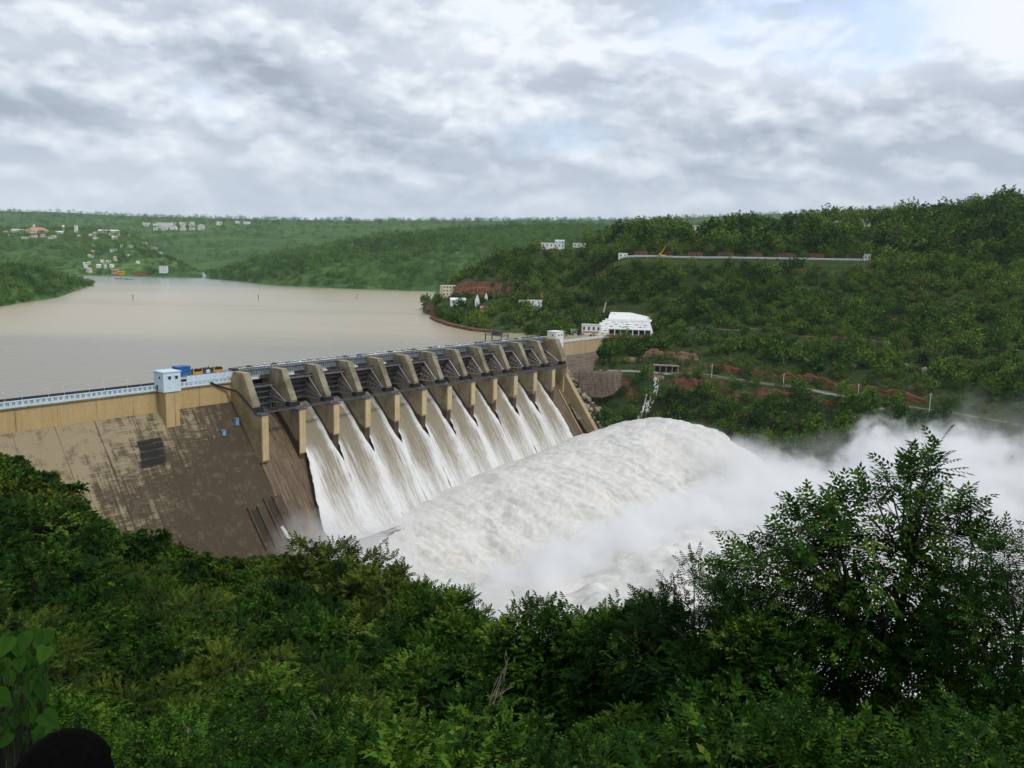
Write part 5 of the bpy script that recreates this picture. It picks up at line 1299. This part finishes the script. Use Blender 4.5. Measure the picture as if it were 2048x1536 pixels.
def make_tree(seed, H, R, clumps, per, ssize, kind, trunk_h=.3, flat=.7, rcl=.26, lean=0.0, low=.25, C=None, RC=None, shingle=False):
    """returns wood builder, leaf quads, leaf values; the crown is a set of overlapping leafy clumps hung on real limbs"""
    rg = np.random.default_rng(seed); wood = MB(); tmpl = sprig_template(kind)
    cz = H*(low+1)/2; rz = H*(1-low)/2
    n = clumps; k = np.arange(n)+.5
    ph = np.arccos(1-1.75*k/n); th = math.pi*(1+5**.5)*k+rg.random()*6
    dirs = np.stack([np.cos(th)*np.sin(ph), np.sin(th)*np.sin(ph), np.cos(ph)], -1)
    rr = rg.uniform(.52, 1.0, n)**.7*(1+.28*(rg.random(n)-.5))
    rr = rr*(1+.30*(vnoise(dirs*1.7+seed*3.3, seed)-.5)*2)
    if C is not None: n = len(C); dirs = unit(C-np.array([0, 0, cz])); 
    else: C = dirs*rr[:, None]*np.array([R, R, rz])+np.array([lean*H, 0, cz])
    base = np.array([0, 0, 0.0]); fork = np.array([lean*H*.4, 0, H*trunk_h]); tr = H*.018+.03
    wood.tube([base-np.array([0, 0, 1.0]), base+fork*.5+rg.normal(0, .05*R, 3)*np.array([1, 1, 0]), fork], tr*1.25, 7, tr*.8)
    nl = max(4, min(9, n//7)); hub_d = np.stack([np.cos(np.arange(nl)*2*math.pi/nl+seed), np.sin(np.arange(nl)*2*math.pi/nl+seed), np.full(nl, .75)], -1); hub_d[0] = (0.1, 0, 1.3)
    hubs = fork+hub_d*np.array([R*.42, R*.42, H*.26])*rg.uniform(.7, 1.15, (nl, 1))
    for h in hubs:
        m_ = fork*.5+h*.5+np.array([0, 0, -.04*H])+rg.normal(0, .04*R, 3); wood.tube([fork, m_, h], tr*.62, 6, tr*.34)
    near = np.argmin(((C[:, None]-hubs[None])**2).sum(-1), 1)
    LV, VAL = [], []
    for i in range(n):
        h = hubs[near[i]]; e = C[i]; m_ = h*.45+e*.55+rg.normal(0, .07*R, 3)+np.array([0, 0, .05*H]); wood.tube([h, h*.75+m_*.25+rg.normal(0, .025*R, 3), m_, m_*.4+e*.6+rg.normal(0, .03*R, 3), e], tr*.17, 5, tr*.05)
        q = int(per*rg.uniform(.6, 1.4)); rc = rcl*R*rg.uniform(.7, 1.35)
        if RC is not None: rc = RC[i]; q = int(per*(rc/.6)**2)+6
        p = unit(rg.normal(0, 1, (q, 3)))*(rg.random((q, 1))**.42)*rc*np.array([1, 1, flat])
        outw = unit(p+dirs[i]*rc*.55+np.array([0, 0, .2*rc]))
        d = unit(outw*.9+rg.normal(0, .42, (q, 3))+np.array([0, 0, -.12])); up = unit(np.array([0, 0, 1.0])+dirs[i]*.45+rg.normal(0, .42, (q, 3)))
        if shingle: up = unit(outw*1.1+np.array([0, 0, .35])+rg.normal(0, .22, (q, 3))); d = unit(rg.normal(0, 1, (q, 3))+np.array([0, 0, -.3]))
        LV.append(leaves_from(e+p, d, up, ssize*rg.uniform(.7, 1.3, q), tmpl))
        cv_ = np.clip(rg.normal(.40, .24), .02, .95); VAL.append(np.clip(cv_+rg.normal(0, .2, len(LV[-1])), 0, 1))
        for t in range(2):
            a = e+unit(rg.normal(0, 1, 3))*rc*.8; wood.tube([e, a], tr*.09, 3, .006)
    L = np.concatenate(LV)
    # loose sprays that break the outline
    q = n*3 if RC is None else n//2; j = rg.integers(0, n, q); rs_ = rcl*R if RC is None else RC[j][:, None]
    p = C[j]+dirs[j]*rs_*rg.uniform(.5, 1.0, (q, 1))+rg.normal(0, .06*R, (q, 3))
    d = unit(dirs[j]+rg.normal(0, .5, (q, 3))); X = leaves_from(p, d, unit(np.array([0, 0, 1.0])+rg.normal(0, .4, (q, 3))), ssize*rg.uniform(.7, 1.2, q), tmpl)
    return wood, np.concatenate([L, X]), np.concatenate(VAL+[np.clip(rg.normal(.55, .2, len(X)), 0, 1)])
def leaf_mesh(name, L, val):
    n = len(L); me = np_mesh(name, L.reshape(-1, 3), np.arange(n*4).reshape(n, 4), smooth=False)
    a = me.attributes.new('lv', 'FLOAT', 'FACE'); a.data.foreach_set('value', np.asarray(val, np.float32)); return me
def tree_proto(name, seed, H, R, clumps, per, ssize, kind, leafm, bark='bark', crown='crown', **kw):
    wood, L, val = make_tree(seed, H, R, clumps, per, ssize, kind, **kw)
    r = empty(name, (0, 0, 0)); wood.build('trunk', M[bark], r); link(crown, leaf_mesh(crown, L, val), M[leafm], r); return r
class Stock:
    def __init__(s, r): s.r = r; s.used = False
    def place(s, P, sc, rz, label, cat='tree', group=None, sz=None):
        o = copy_tree(s.r) if s.used else s.r; s.used = True
        o.location = tuple(P); o.scale = (sc, sc, sz or sc); o.rotation_euler = (0, 0, rz); o['label'] = label; o['category'] = cat
        if group: o['group'] = group
        elif 'group' in o: del o['group']
        return o
    def drop(s):
        if not s.used:
            for c in list(s.r.children): bpy.data.objects.remove(c)
            bpy.data.objects.remove(s.r)
def at_px(x, y, Y, H):
    """ground point under a tree whose top shows at pixel (x, y) at depth Y, and the height it needs"""
    p = at(x, y, Y); g = float(ground_z(p[0], p[1])); return np.array([p[0], p[1], g]), (p[2]-g)/H

# ---- big trees of the foreground, each its own
LOBES = [(1819, 935, 50), (1858, 908, 30), (1792, 948, 34), (1717, 979, 36), (1690, 990, 28), (1616, 1001, 32), (1594, 1036, 30), (1651, 1014, 34), (1568, 1067, 32), (1497, 1106, 34), (1474, 1111, 20), (1537, 1128, 28), (1546, 1163, 24),
 (1638, 1071, 46), (1704, 1050, 46), (1687, 1106, 48), (1625, 1124, 44), (1823, 1005, 44), (1880, 1000, 36), (1915, 998, 26), (1836, 1058, 50), (1893, 1058, 40), (1944, 1051, 26), (1957, 1072, 20), (1783, 1089, 46), (1766, 1146, 54), (1836, 1133, 54), (1889, 1124, 44), (1907, 1168, 48),
 (1704, 1168, 45), (1669, 1212, 44), (1748, 1212, 54), (1818, 1203, 54), (1880, 1225, 54), (1946, 1225, 46), (1990, 1278, 42), (1620, 1205, 40), (1704, 1262, 52), (1770, 1278, 56), (1836, 1278, 56), (1902, 1291, 54), (1650, 1310, 54), (1730, 1340, 58), (1810, 1350, 58), (1890, 1360, 56), (1960, 1340, 50), (1700, 1410, 60), (1790, 1430, 60), (1880, 1430, 60)]
YB = 18.0; pb_ = at(1790, 1300, YB); base_ = np.array([pb_[0], pb_[1], float(ground_z(pb_[0], pb_[1]))]); rgb = np.random.default_rng(3); Cb, Rb = [], []
for (x, y, r_) in LOBES:
    for q in range(2):
        Y = YB+rgb.normal(-.4 if q else .4, .5); Cb.append(at(x+rgb.normal(0, 8 if q else 2), y+24+rgb.normal(0, 8 if q else 2), Y)-base_); Rb.append(r_*(1.0 if q == 0 else .8)/F*Y*1.0)
Cb = np.array(Cb); Hb = Cb[:, 2].max()
big = tree_proto('tree', 11, Hb, 3.3, len(Cb), 34, .48, 'pinnate', 'leaf', low=.3, trunk_h=.42, flat=.8, C=Cb, RC=np.array(Rb))
Stock(big).place(base_, 1.0, 0.0, 'large spreading tree with feathery leaves standing before the white spray on the right')
# its leaning top shoot
t2 = tree_proto('tree', 12, 8.5, 2.6, 52, 56, .38, 'pinnate', 'leaf', low=.15, rcl=.25, flat=.6); st = Stock(t2)
P_, k_ = at_px(1400, 1140, 21.0, 8.5); st.place(P_, k_, 1.2, 'medium tree with upright ragged top left of the large spreading tree')
P_, k_ = at_px(1585, 1075, 19.0, 8.5); P_[0] += .0; st.place(P_, k_*.94, 2.9, 'slim dark tree reaching out a bare limb before the spray, against the large spreading tree')
P_, k_ = at_px(2062, 1062, 15.5, 8.5); st.place(P_, k_, 4.1, 'tree with yellowish tips at the right edge of the photo')
t3 = tree_proto('tree', 13, 8.0, 2.9, 60, 62, .34, 'broad', 'leaf2', low=.12, rcl=.24, flat=.6); st3 = Stock(t3)
for x, y, Y, rz, lab in [(1050, 1222, 27, .3, 'small crowned tree at the left of the gap row below the jets'), (1140, 1222, 26, 1.9, 'middle tree of the low row below the white jets'), (1225, 1232, 25, 3.3, 'right tree of the low row below the white jets'),
                         (880, 1178, 44, 2.2, 'broad rounded tree left of the white gap in the canopy'), (930, 1235, 36, 5.0, 'dark tree right under the broad rounded tree by the gap'), (1500, 1215, 17, .9, 'dark bushy tree under the bare limb'),
                         (1310, 1205, 23, 4.4, 'leafy tree just left of the ragged topped tree')]:
    P_, k_ = at_px(x, y, Y, 8.0); st3.place(P_, k_, rz, lab)
t4 = tree_proto('tree', 14, 9.0, 3.4, 52, 46, .50, 'broad', 'leaf_olive', low=.2, rcl=.23, flat=.55); st4 = Stock(t4)
for x, y, Y, rz, lab in [(650, 1092, 66, .2, 'tree with open tufted top against the foot of the first stream'), (735, 1128, 60, 2.1, 'dark round tree right of the tufted tree at the mist'), (560, 1140, 70, 4.0, 'olive tree in front of the low sluices'), (800, 1165, 52, 5.2, 'olive green tree beside the broad rounded tree')]:
    P_, k_ = at_px(x, y, Y, 9.0); st4.place(P_, k_, rz, lab)
# ---- canopy that fills the slope between them
sil_x = [-200, 0, 60, 130, 230, 300, 420, 560, 640, 700, 765, 890, 960, 1000, 1040, 1140, 1220, 1260, 1300, 1380, 1450, 1480, 1560, 1700, 1900, 2048, 2300]
sil_y = [880, 905, 932, 1000, 1060, 1086, 1126, 1108, 1110, 1120, 1170, 1195, 1260, 1330, 1280, 1280, 1280, 1290, 1260, 1230, 1280, 1300, 1290, 1300, 1300, 1230, 1180]
cA = Stock(tree_proto('tree', 21, 7.0, 3.2, 40, 42, .50, 'broad', 'leaf2', low=.12, rcl=.24, flat=.55)); cB = Stock(tree_proto('tree', 22, 7.5, 2.9, 40, 42, .50, 'pinnate', 'leaf', low=.12, rcl=.24, flat=.55))
cC = Stock(tree_proto('tree', 23, 6.0, 3.0, 36, 50, .40, 'fine', 'leaf_olive', low=.1, rcl=.25, flat=.55)); cD = Stock(tree_proto('tree', 24, 8.0, 3.3, 40, 40, .60, 'broad', 'leaf', low=.12, rcl=.24, flat=.55))
lowf = [Stock(tree_proto('tree', 31+k, 8.0, 3.6, 34, 26, .8, 'clump', ('leaf2', 'leaf', 'leaf_olive')[k], low=.15, rcl=.28)) for k in range(3)]
bush = [Stock(tree_proto('shrub', 41, 2.6, 1.5, 34, 26, .30, 'broad', 'leaf2', low=.05, rcl=.32, trunk_h=.15)), Stock(tree_proto('shrub', 42, 2.6, 1.4, 34, 26, .32, 'pinnate', 'leaf', low=.05, rcl=.32, trunk_h=.15))]
rg = np.random.default_rng(77)
HT = {id(cA): 7.0, id(cB): 7.5, id(cC): 6.0, id(cD): 8.0, **{id(l): 8.0 for l in lowf}, **{id(l): 2.6 for l in bush}}
def canopy(Y, x, stocks, frac, label, grp, cat='tree', hmax=12.0, hmin=1.2):
    ys = np.interp(x, sil_x, sil_y); yc = ys+(1560-ys)*frac
    p = at(x, yc, Y); g = float(ground_z(p[0], p[1])); h = p[2]-g
    if h < hmin: return
    h = min(h, hmax); s_ = stocks[rg.integers(len(stocks))]; k = h/HT[id(s_)]
    s_.place((p[0], p[1], g), k*rg.uniform(.95, 1.25), rg.random()*6.28, label, cat, grp, k)
LAB = ('dark green tree merging into the dense canopy of the near slope', 'trees in the dense canopy of the near slope')
for Y, step in ((9, 270), (13, 250), (18, 220), (25, 185), (34, 150), (46, 120), (62, 100), (80, 85)):
    xm = 2600 if Y < 34 else (980 if Y < 50 else 800)
    x = -160+rg.random()*step
    while x < xm:
        xx = x+rg.uniform(-.3, .3)*step; fr_ = np.interp(Y, [6, 9, 15, 25, 44, 76, 200], [.95, .84, .62, .42, .22, .1, .03])+rg.uniform(-.04, .05)
        canopy(Y*rg.uniform(.92, 1.08), xx, [cA, cB, cC, cD] if xx < 1250 else [cA, cB, cD], max(.0, fr_), *LAB)
        x += step*rg.uniform(.75, 1.2)
for Y, step in ((102, 70), (130, 62), (165, 54), (205, 46), (250, 40), (285, 30), (305, 24), (322, 22), (335, 22)):
    x = -120
    while x < (700 if Y < 200 else 575):
        canopy(Y*rg.uniform(.95, 1.04), x+rg.uniform(-.3, .3)*step, lowf, rg.uniform(-.01, .05), 'distant dark tree on the slope running down to the foot of the dam', 'trees on the slope at the foot of the dam', 'tree', 9.5, 1.5)
        x += step*rg.uniform(.8, 1.2)
for k in range(70):
    Y = rg.uniform(4.5, 9.5); x = rg.uniform(-150, 2250); p = at(x, 1500, Y); g = float(ground_z(p[0], p[1])); top = at(x, rg.uniform(1490, 1600), Y)[2]; h = top-g
    if h < .5: continue
    s_ = bush[k % 2]; s_.place((p[0], p[1], g), min(h, 3.2)/2.6, rg.random()*6.28, 'leafy shrub on the slope just below the viewpoint', 'shrub', 'shrubs just below the viewpoint')
for s_ in (cA, cB, cC, cD, *lowf, *bush): s_.drop()
# bare pale branches showing through the leaves
def bare_shrub(seed, P, h, label):
    rr = np.random.default_rng(seed); r = empty('dead_shrub', tuple(P)); b = MB()
    def grow(p, d, ln, rad_, lev):
        q = p+d*ln; m_ = p+d*ln*.5+rr.normal(0, .06*ln, 3); b.tube([p, m_, q], rad_, 5, rad_*.6)
        if lev > 0:
            for k in range(rr.integers(2, 4)): grow(q if k == 0 else p+d*ln*rr.uniform(.5, .95), unit(d+rr.normal(0, .45, 3)+np.array([0, 0, .1])), ln*rr.uniform(.55, .8), rad_*.6, lev-1)
    grow(np.zeros(3)-np.array([0, 0, .3]), unit(np.array([rr.normal(0, .2), rr.normal(0, .2), 1.0])), h*.42, .02+h*.006, 3)
    b.build('branches', M['palebark'], r); return tag(r, label, 'dead shrub')
for k, (x, y, Y, lab) in enumerate([(345, 1370, 8.0, 'pale crooked bare branch among leaves near the lower left'), (700, 1385, 12, 'pale forked bare twig left of centre in the undergrowth'), (890, 1410, 13, 'thin grey bare twigs below the broad rounded tree'), (955, 1360, 20, 'single slender pale stem under the canopy gap'), (360, 1440, 6.5, 'brown bare stem at the lower left edge of the leaves'), (1860, 1440, 8.0, 'pale curved bare branch under the large spreading tree')]):
    p = at(x, y, Y); h = 1.35*Y/9; bare_shrub(k+3, p-np.array([0, 0, h*.8]), h, lab)
# climber with large heart leaves at the left edge
def heart():
    P2 = [(0, 0), (-.2, -.14), (-.42, -.02), (-.46, .25), (-.3, .6), (0, 1.0), (.3, .6), (.46, .25), (.42, -.02), (.2, -.14)]
    return np.array([(x, y, -.42*abs(x)-.22*y*y+.05*math.sin(9*y)*abs(x)) for x, y in P2])
hv = heart(); V = []; Fs = []; vals = []; rr = np.random.default_rng(4); stem = MB(); base = at(-40, 1400, 3.6); base = np.array([base[0], base[1], float(ground_z(base[0], base[1]))])
for k in range(260):
    px, py, Y = rr.uniform(-160, 95), rr.uniform(1255, 1490), rr.uniform(2.9, 4.2); p = at(px, py, Y)-base
    d = unit(np.array([rr.normal(.2, .4), -.55+rr.normal(0, .3), -.55+rr.normal(0, .3)])); up = unit(np.array([rr.normal(0, .35), -.6, .8+rr.normal(0, .2)])); y = d; x = unit(np.cross(y, up)); z = np.cross(x, y); s_ = rr.uniform(.05, .10); n0 = len(V)
    V += [tuple(p+s_*(q[0]*x+q[1]*y+q[2]*z)) for q in hv]; Fs += [(n0, n0+1, n0+2, n0+3, n0+4, n0+5), (n0, n0+5, n0+6, n0+7, n0+8, n0+9)]; vals += [rr.uniform(.3, .8)]*2
    stem.tube([p, p+np.array([-.1, .12, -.35]), np.array([-.2, .4, .3])*1.0], .003, 4)
r = empty('climber', tuple(base)); me = bpy.data.meshes.new('leaves'); me.from_pydata(V, [], Fs); me.update(); a = me.attributes.new('lv', 'FLOAT', 'FACE'); a.data.foreach_set('value', np.array(vals, np.float32)); link('leaves', me, M['leaf2'], r); stem.build('stem', M['bark'], r)
tag(r, 'climber with large heart shaped leaves at the lower left edge', 'climber')

# ---- trees of the far hillside, headland and hills
HP = []
for k in range(6):
    wood, L, val = make_tree(50+k, 8.0, 3.7, 28, 5.5, 1.35 if k % 2 else 1.15, 'clump', low=.05, rcl=.36, trunk_h=.25, shingle=True)
    HP.append((L, val, wood))
def hill_tree_mesh(k):
    L, val, wood = HP[k]; me = leaf_mesh('crown', L, val); return me
hm = [hill_tree_mesh(k) for k in range(6)]
for me in hm: me.materials.append(M['hill_leaf'])
wm_ = []
for k in range(6):
    me = bpy.data.meshes.new('trunk'); me.from_pydata(HP[k][2].v[:24], [], [f for f in HP[k][2].f if max(f) < 24]); me.update(); me.materials.append(M['bark']); wm_.append(me)
def hill_tree(P, s_, rz, k, label, group):
    r = empty('tree', tuple(P), rz); r.scale = (s_, s_, s_*random.uniform(.85, 1.15))
    for nm, me in (('trunk', wm_[k]), ('crown', hm[k])):
        o = bpy.data.objects.new(nm, me); COL.objects.link(o); o.parent = r
    return tag(r, label, 'tree', group)
def forest(name, pts, scales, label, mat, lod=1.0, vbase=None):
    """a wood too thick to count, as one mesh"""
    rg_ = np.random.default_rng(len(pts)); LV, VA = [], []
    for k in range(6):
        sel = np.where(np.arange(len(pts)) % 6 == k)[0]
        if not len(sel): continue
        L, val, _ = HP[k]
        if lod < 1: j = rg_.permutation(len(L))[:int(len(L)*lod)]; L, val = L[j], val[j]
        a = rg_.random(len(sel))*6.28; c, s_ = np.cos(a), np.sin(a); sc = scales[sel]
        R_ = np.zeros((len(sel), 3, 3)); R_[:, 0, 0] = c; R_[:, 0, 1] = -s_; R_[:, 1, 0] = s_; R_[:, 1, 1] = c; R_[:, 2, 2] = rg_.uniform(.8, 1.15, len(sel))
        V = np.einsum('nij,lkj->nlki', R_, L)*sc[:, None, None, None]+pts[sel][:, None, None, :]
        tv = np.clip(rg_.normal(-.03, .30, len(sel)), -.45, .7)+(0 if vbase is None else vbase[sel])
        LV.append(V.reshape(-1, 4, 3)); VA.append(np.clip(val[None, :]+tv[:, None], 0, 1).ravel())
    L = np.concatenate(LV); o = link(name, leaf_mesh(name, L, np.concatenate(VA)), mat); return tag(o, label, None, None, 'stuff')
def keepR1(t, x):
    k = np.ones_like(t)
    k = np.where((t > 3.6) & (t < 5.2), 0.06, k); k = np.where((t > 6.5) & (t < 8.05), .4, k); k = np.where((t > 9.85) & (t < 11.35) & (x < 1745), 0, k); k = np.where((t > 2.4) & (t <= 3.85), .38, k); k = np.where((t > 5.15) & (t < 5.7), .40, k)
    k = np.where(t < .5, .3, k); k = np.where((x < 1300) & (t > 6.6) & (t < 9.0), 0, k); k = np.where((x < 1330) & (t > 2) & (t < 3.5), .5, k); k = np.where(t > 14.4, .3, k)
    k = np.where((x > 1280) & (x < 1410) & (t > 4.9) & (t < 5.9), .12, k)
    return k
pR = R1.scatter(14000, keepR1, np.random.default_rng(5), 58)
ppx, ppy = proj(pR); ok = (ppx > 1150) & (ppx < 2200); pR = pR[ok]
# thin the wood by patches so that scrub and red earth show
dens = fbm(pR*.018, 3, 201); rgp = np.random.default_rng(6); pR = pR[rgp.random(len(pR)) < np.clip((dens-.22)*3.4, .4, 1)]
pS = R0.scatter(1100, lambda t, x: np.where((t < 1.6) | (t > 8.5), 0, np.where((t > 2.6) & (t < 3.4) & (x < 1000), .4, 1.0)), np.random.default_rng(8), 58)
allp = np.concatenate([pR, pS]); qx, qy = proj(allp); kp = np.ones(len(allp), bool)
for (cx_, cy_, hw_, dp_, hh_) in CLEAR: kp &= ~((np.abs(qx-cx_) < hw_) & (qy > cy_-hh_*.5) & (qy < cy_+27) & (allp[:, 1] < dp_+6))
allp = allp[kp]; ds = np.linalg.norm(allp, axis=1)
sc = np.random.default_rng(9).gamma(5, 1/5., len(allp))*.80; sc = np.clip(sc, .3, 1.75)
ridge = (allp[:, 2] > 10); sc = np.where(ridge, np.clip(sc*np.random.default_rng(31).lognormal(.30, .38, len(sc)), .5, 2.7), sc)
sz = sc/ds; order = np.argsort(-sz); front = order[:100]; rest = order[100:]
for j, i in enumerate(front):
    hill_tree(allp[i]-np.array([0, 0, .4]), sc[i], random.random()*6.28, j % 6, 'bushy green tree among the many covering the hillside across the gorge', 'larger trees of the hillside across the gorge')
vb = (fbm(allp*.012, 3, 77)-.5)*.9
forest('forest', allp[rest]-np.array([0, 0, .4]), sc[rest], 'mixed green wood covering the hillside across the gorge', M['hill_leaf'], .55, vb[rest])
# scrub between the trees
pb = np.concatenate([R1.scatter(9000, lambda t, x: np.where((t > 4.0) & (t < 5.0), 0, np.where((t > 9.75) & (t < 11.3) & (x < 1745), .0, np.where((t > 6.9) & (t < 8), .6, np.where((x < 1300) & (t > 6.6) & (t < 9), 0, 1.0)))), np.random.default_rng(15), 66), R0.scatter(900, lambda t, x: np.where(t < 1.8, 0, 1.0), np.random.default_rng(16), 66)])
forest('scrub', pb-np.array([0, 0, .5]), np.clip(np.random.default_rng(17).gamma(6, 1/6., len(pb))*.44, .18, .8), 'low green scrub between the trees of the hillside', M['hill_leaf'], .34, (fbm(pb*.02, 3, 78)-.5)*1.0+.10)
# single trees standing out on the ridge line
for x, y, up, s_, k, lab in [(1585, 448, 0, 1.9, 1, 'lone tall leaning tree above the ridge line'), (1697, 448, 0, 1.5, 3, 'round crowned tree standing above the ridge wood'), (1775, 440, 0, 1.7, 0, 'broad tree on the ridge where the skyline starts to climb'), (2040, 408, 0, 1.9, 2, 'tallest ridge tree at the right edge of the photo'), (1480, 455, 0, 2.0, 4, 'broad dark tree at the left end of the ridge wood'), (1540, 455, 0, 1.7, 5, 'second broad dark tree from the left on the ridge')]:
    hill_tree(dpos(R1, x, y+4, -.5), s_, k, k, lab, None)
# far woods
pf_ = np.concatenate([F1.scatter(6500, lambda t, x: np.where((t < 1.05) | (t > 4.3), 0, np.where(x > 1200, .2, 1.0)), np.random.default_rng(18), 80), F2.scatter(2600, lambda t, x: np.where((t < 1.15) | (t > 4.6), 0, np.where((x > 180) & (x < 300) & (t < 2.6), .35, 1.0)), np.random.default_rng(19), 80)])
forest('far_forest', pf_, np.clip(np.random.default_rng(20).gamma(7, 1/7., len(pf_))*1.15, .5, 2.2), 'hazy green wood on the hills across the reservoir', M['far_leaf'], .22, (fbm(pf_*.0035, 3, 79)-.5)*1.3)  # broad leaf-tone patches stand in for sunlit stretches of the hills
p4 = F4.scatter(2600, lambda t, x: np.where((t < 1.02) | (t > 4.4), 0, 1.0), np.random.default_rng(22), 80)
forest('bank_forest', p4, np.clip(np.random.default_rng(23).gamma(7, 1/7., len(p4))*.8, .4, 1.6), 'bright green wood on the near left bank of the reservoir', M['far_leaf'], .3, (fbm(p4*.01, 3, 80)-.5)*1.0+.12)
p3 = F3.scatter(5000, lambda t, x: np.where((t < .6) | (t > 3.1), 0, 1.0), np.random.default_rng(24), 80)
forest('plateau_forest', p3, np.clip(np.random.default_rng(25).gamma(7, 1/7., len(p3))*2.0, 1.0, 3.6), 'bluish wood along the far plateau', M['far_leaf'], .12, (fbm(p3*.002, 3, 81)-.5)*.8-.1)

# ---- people
def person_mesh(shirt, name='body'):
    V = [(0, 0, .93), (0, 0, 1.15), (0, 0, 1.36), (0, 0, 1.46), (0, -.01, 1.57), (0, 0, 1.70)]; E_ = [(0, 1), (1, 2), (2, 3), (3, 4), (4, 5)]; R_ = [.13, .13, .15, .055, .085, .075]
    for s_ in (-1, 1):
        n = len(V); V += [(s_*.10, 0, .86), (s_*.11, .01, .48), (s_*.11, .0, .09), (s_*.12, -.15, .04)]; R_ += [.085, .058, .042, .035]; E_ += [(0, n), (n, n+1), (n+1, n+2), (n+2, n+3)]
        n = len(V); V += [(s_*.19, 0, 1.37), (s_*.24, .02, 1.10), (s_*.23, -.05, .86), (s_*.225, -.07, .77)]; R_ += [.055, .043, .033, .028]; E_ += [(2, n), (n, n+1), (n+1, n+2), (n+2, n+3)]
    me = bpy.data.meshes.new(name); me.from_pydata(V, E_, []); o = bpy.data.objects.new('tmp', me); COL.objects.link(o)
    m_ = o.modifiers.new('s', 'SKIN'); o.modifiers.new('d', 'SUBSURF').levels = 1
    for v, q in zip(me.skin_vertices[0].data, R_): v.radius = (q, q)
    me.skin_vertices[0].data[0].use_root = True
    bpy.context.view_layer.update(); dg = bpy.context.evaluated_depsgraph_get(); m2 = bpy.data.meshes.new_from_object(o.evaluated_get(dg)); bpy.data.objects.remove(o)
    m2.name = name; m2.materials.clear()
    for mm in (M['trousers'], shirt, M['skin']): m2.materials.append(mm)
    for p in m2.polygons:
        z, x = p.center.z, abs(p.center.x); p.use_smooth = True
        p.material_index = 2 if (z > 1.45 or (x > .2 and z < 1.12)) else (1 if z > .92 else 0)
    return m2
def hair_mesh(seed=1, long=False):
    import bmesh
    bm = bmesh.new(); bmesh.ops.create_uvsphere(bm, u_segments=40, v_segments=24, radius=1.0); rr = np.random.default_rng(seed)
    for v in bm.verts:
        c = np.array(v.co); rxy = math.hypot(c[0], c[1])+1e-6; c[:2] *= 1 if c[2] > 0 else (min(1, rxy*3)/rxy); a = math.atan2(c[1], c[0]); w_ = 1+.03*vnoise(np.array([[a*14, c[2]*2, seed]]), 3)[0]
        v.co = (c[0]*.098*w_, c[1]*.112*w_+.012, 1.65+c[2]*(.122 if c[2] > 0 else (.24 if long else .07))*w_)
    fs = [f for f in bm.faces if f.calc_center_median().y < -.055 and f.calc_center_median().z < 1.70]
    bmesh.ops.delete(bm, geom=fs, context='FACES'); me = bpy.data.meshes.new('hair'); bm.to_mesh(me); bm.free()
    for p in me.polygons: p.use_smooth = True
    return me
pm = {'dark': person_mesh(M['shirt']), 'pale': person_mesh(M['cloth']), 'red': person_mesh(M['red'])}; hmesh = hair_mesh(); hmesh.materials.append(M['hair'])
def person(P, rz, key, label, group=None, sc=1.0, hm_=None):
    r = empty('person', tuple(P), rz); r.scale = (sc,)*3
    o = bpy.data.objects.new('body', pm[key]); COL.objects.link(o); o.parent = r; h = bpy.data.objects.new('hair', hm_ or hmesh); COL.objects.link(h); h.parent = r
    return tag(r, label, 'person', group)
for k, u_ in enumerate((-101, -84.5, -83.6, -82.4, -58.5, -53.0, -51.8, -48.6)):
    person(Dw(u_, -9.2 if k % 2 else -10.0, -5.2), -AZ+math.pi*.5+k, ('dark', 'pale', 'red', 'dark')[k % 4], {'dark': 'tiny person in dark top walking on the left dam road', 'pale': 'tiny person in pale top walking on the left dam road', 'red': 'tiny person in red top walking on the left dam road'}[('dark', 'pale', 'red', 'dark')[k % 4]], 'people walking on the left dam road')
hl = hair_mesh(5, True); hl.materials.append(M['hair'])
P_ = at(128, 1466, 1.62); gz = P_[2]-1.772
person((P_[0], P_[1], gz), math.pi*.93, 'dark', 'dark haired person at the bottom left corner facing the dam, only the head in frame', None, 1.0, hl)
# slip of haze between here and the far hills
HZ = [-9000, 9000, -300, 9600, -232, 640]
b = MB(); b.box(*HZ); m = bpy.data.materials.new('air'); m.use_nodes = True; n = NT(m.node_tree); n.n.clear()
o_ = n.new('ShaderNodeOutputMaterial'); v_ = n.new('ShaderNodeVolumePrincipled'); v_.inputs['Color'].default_value = (.86, .93, 1.0, 1); v_.inputs['Density'].default_value = 2.8e-5; v_.inputs['Anisotropy'].default_value = .2
n.l.new(v_.outputs[0], o_.inputs['Volume']); tag(b.build('haze', m), kind='stuff')
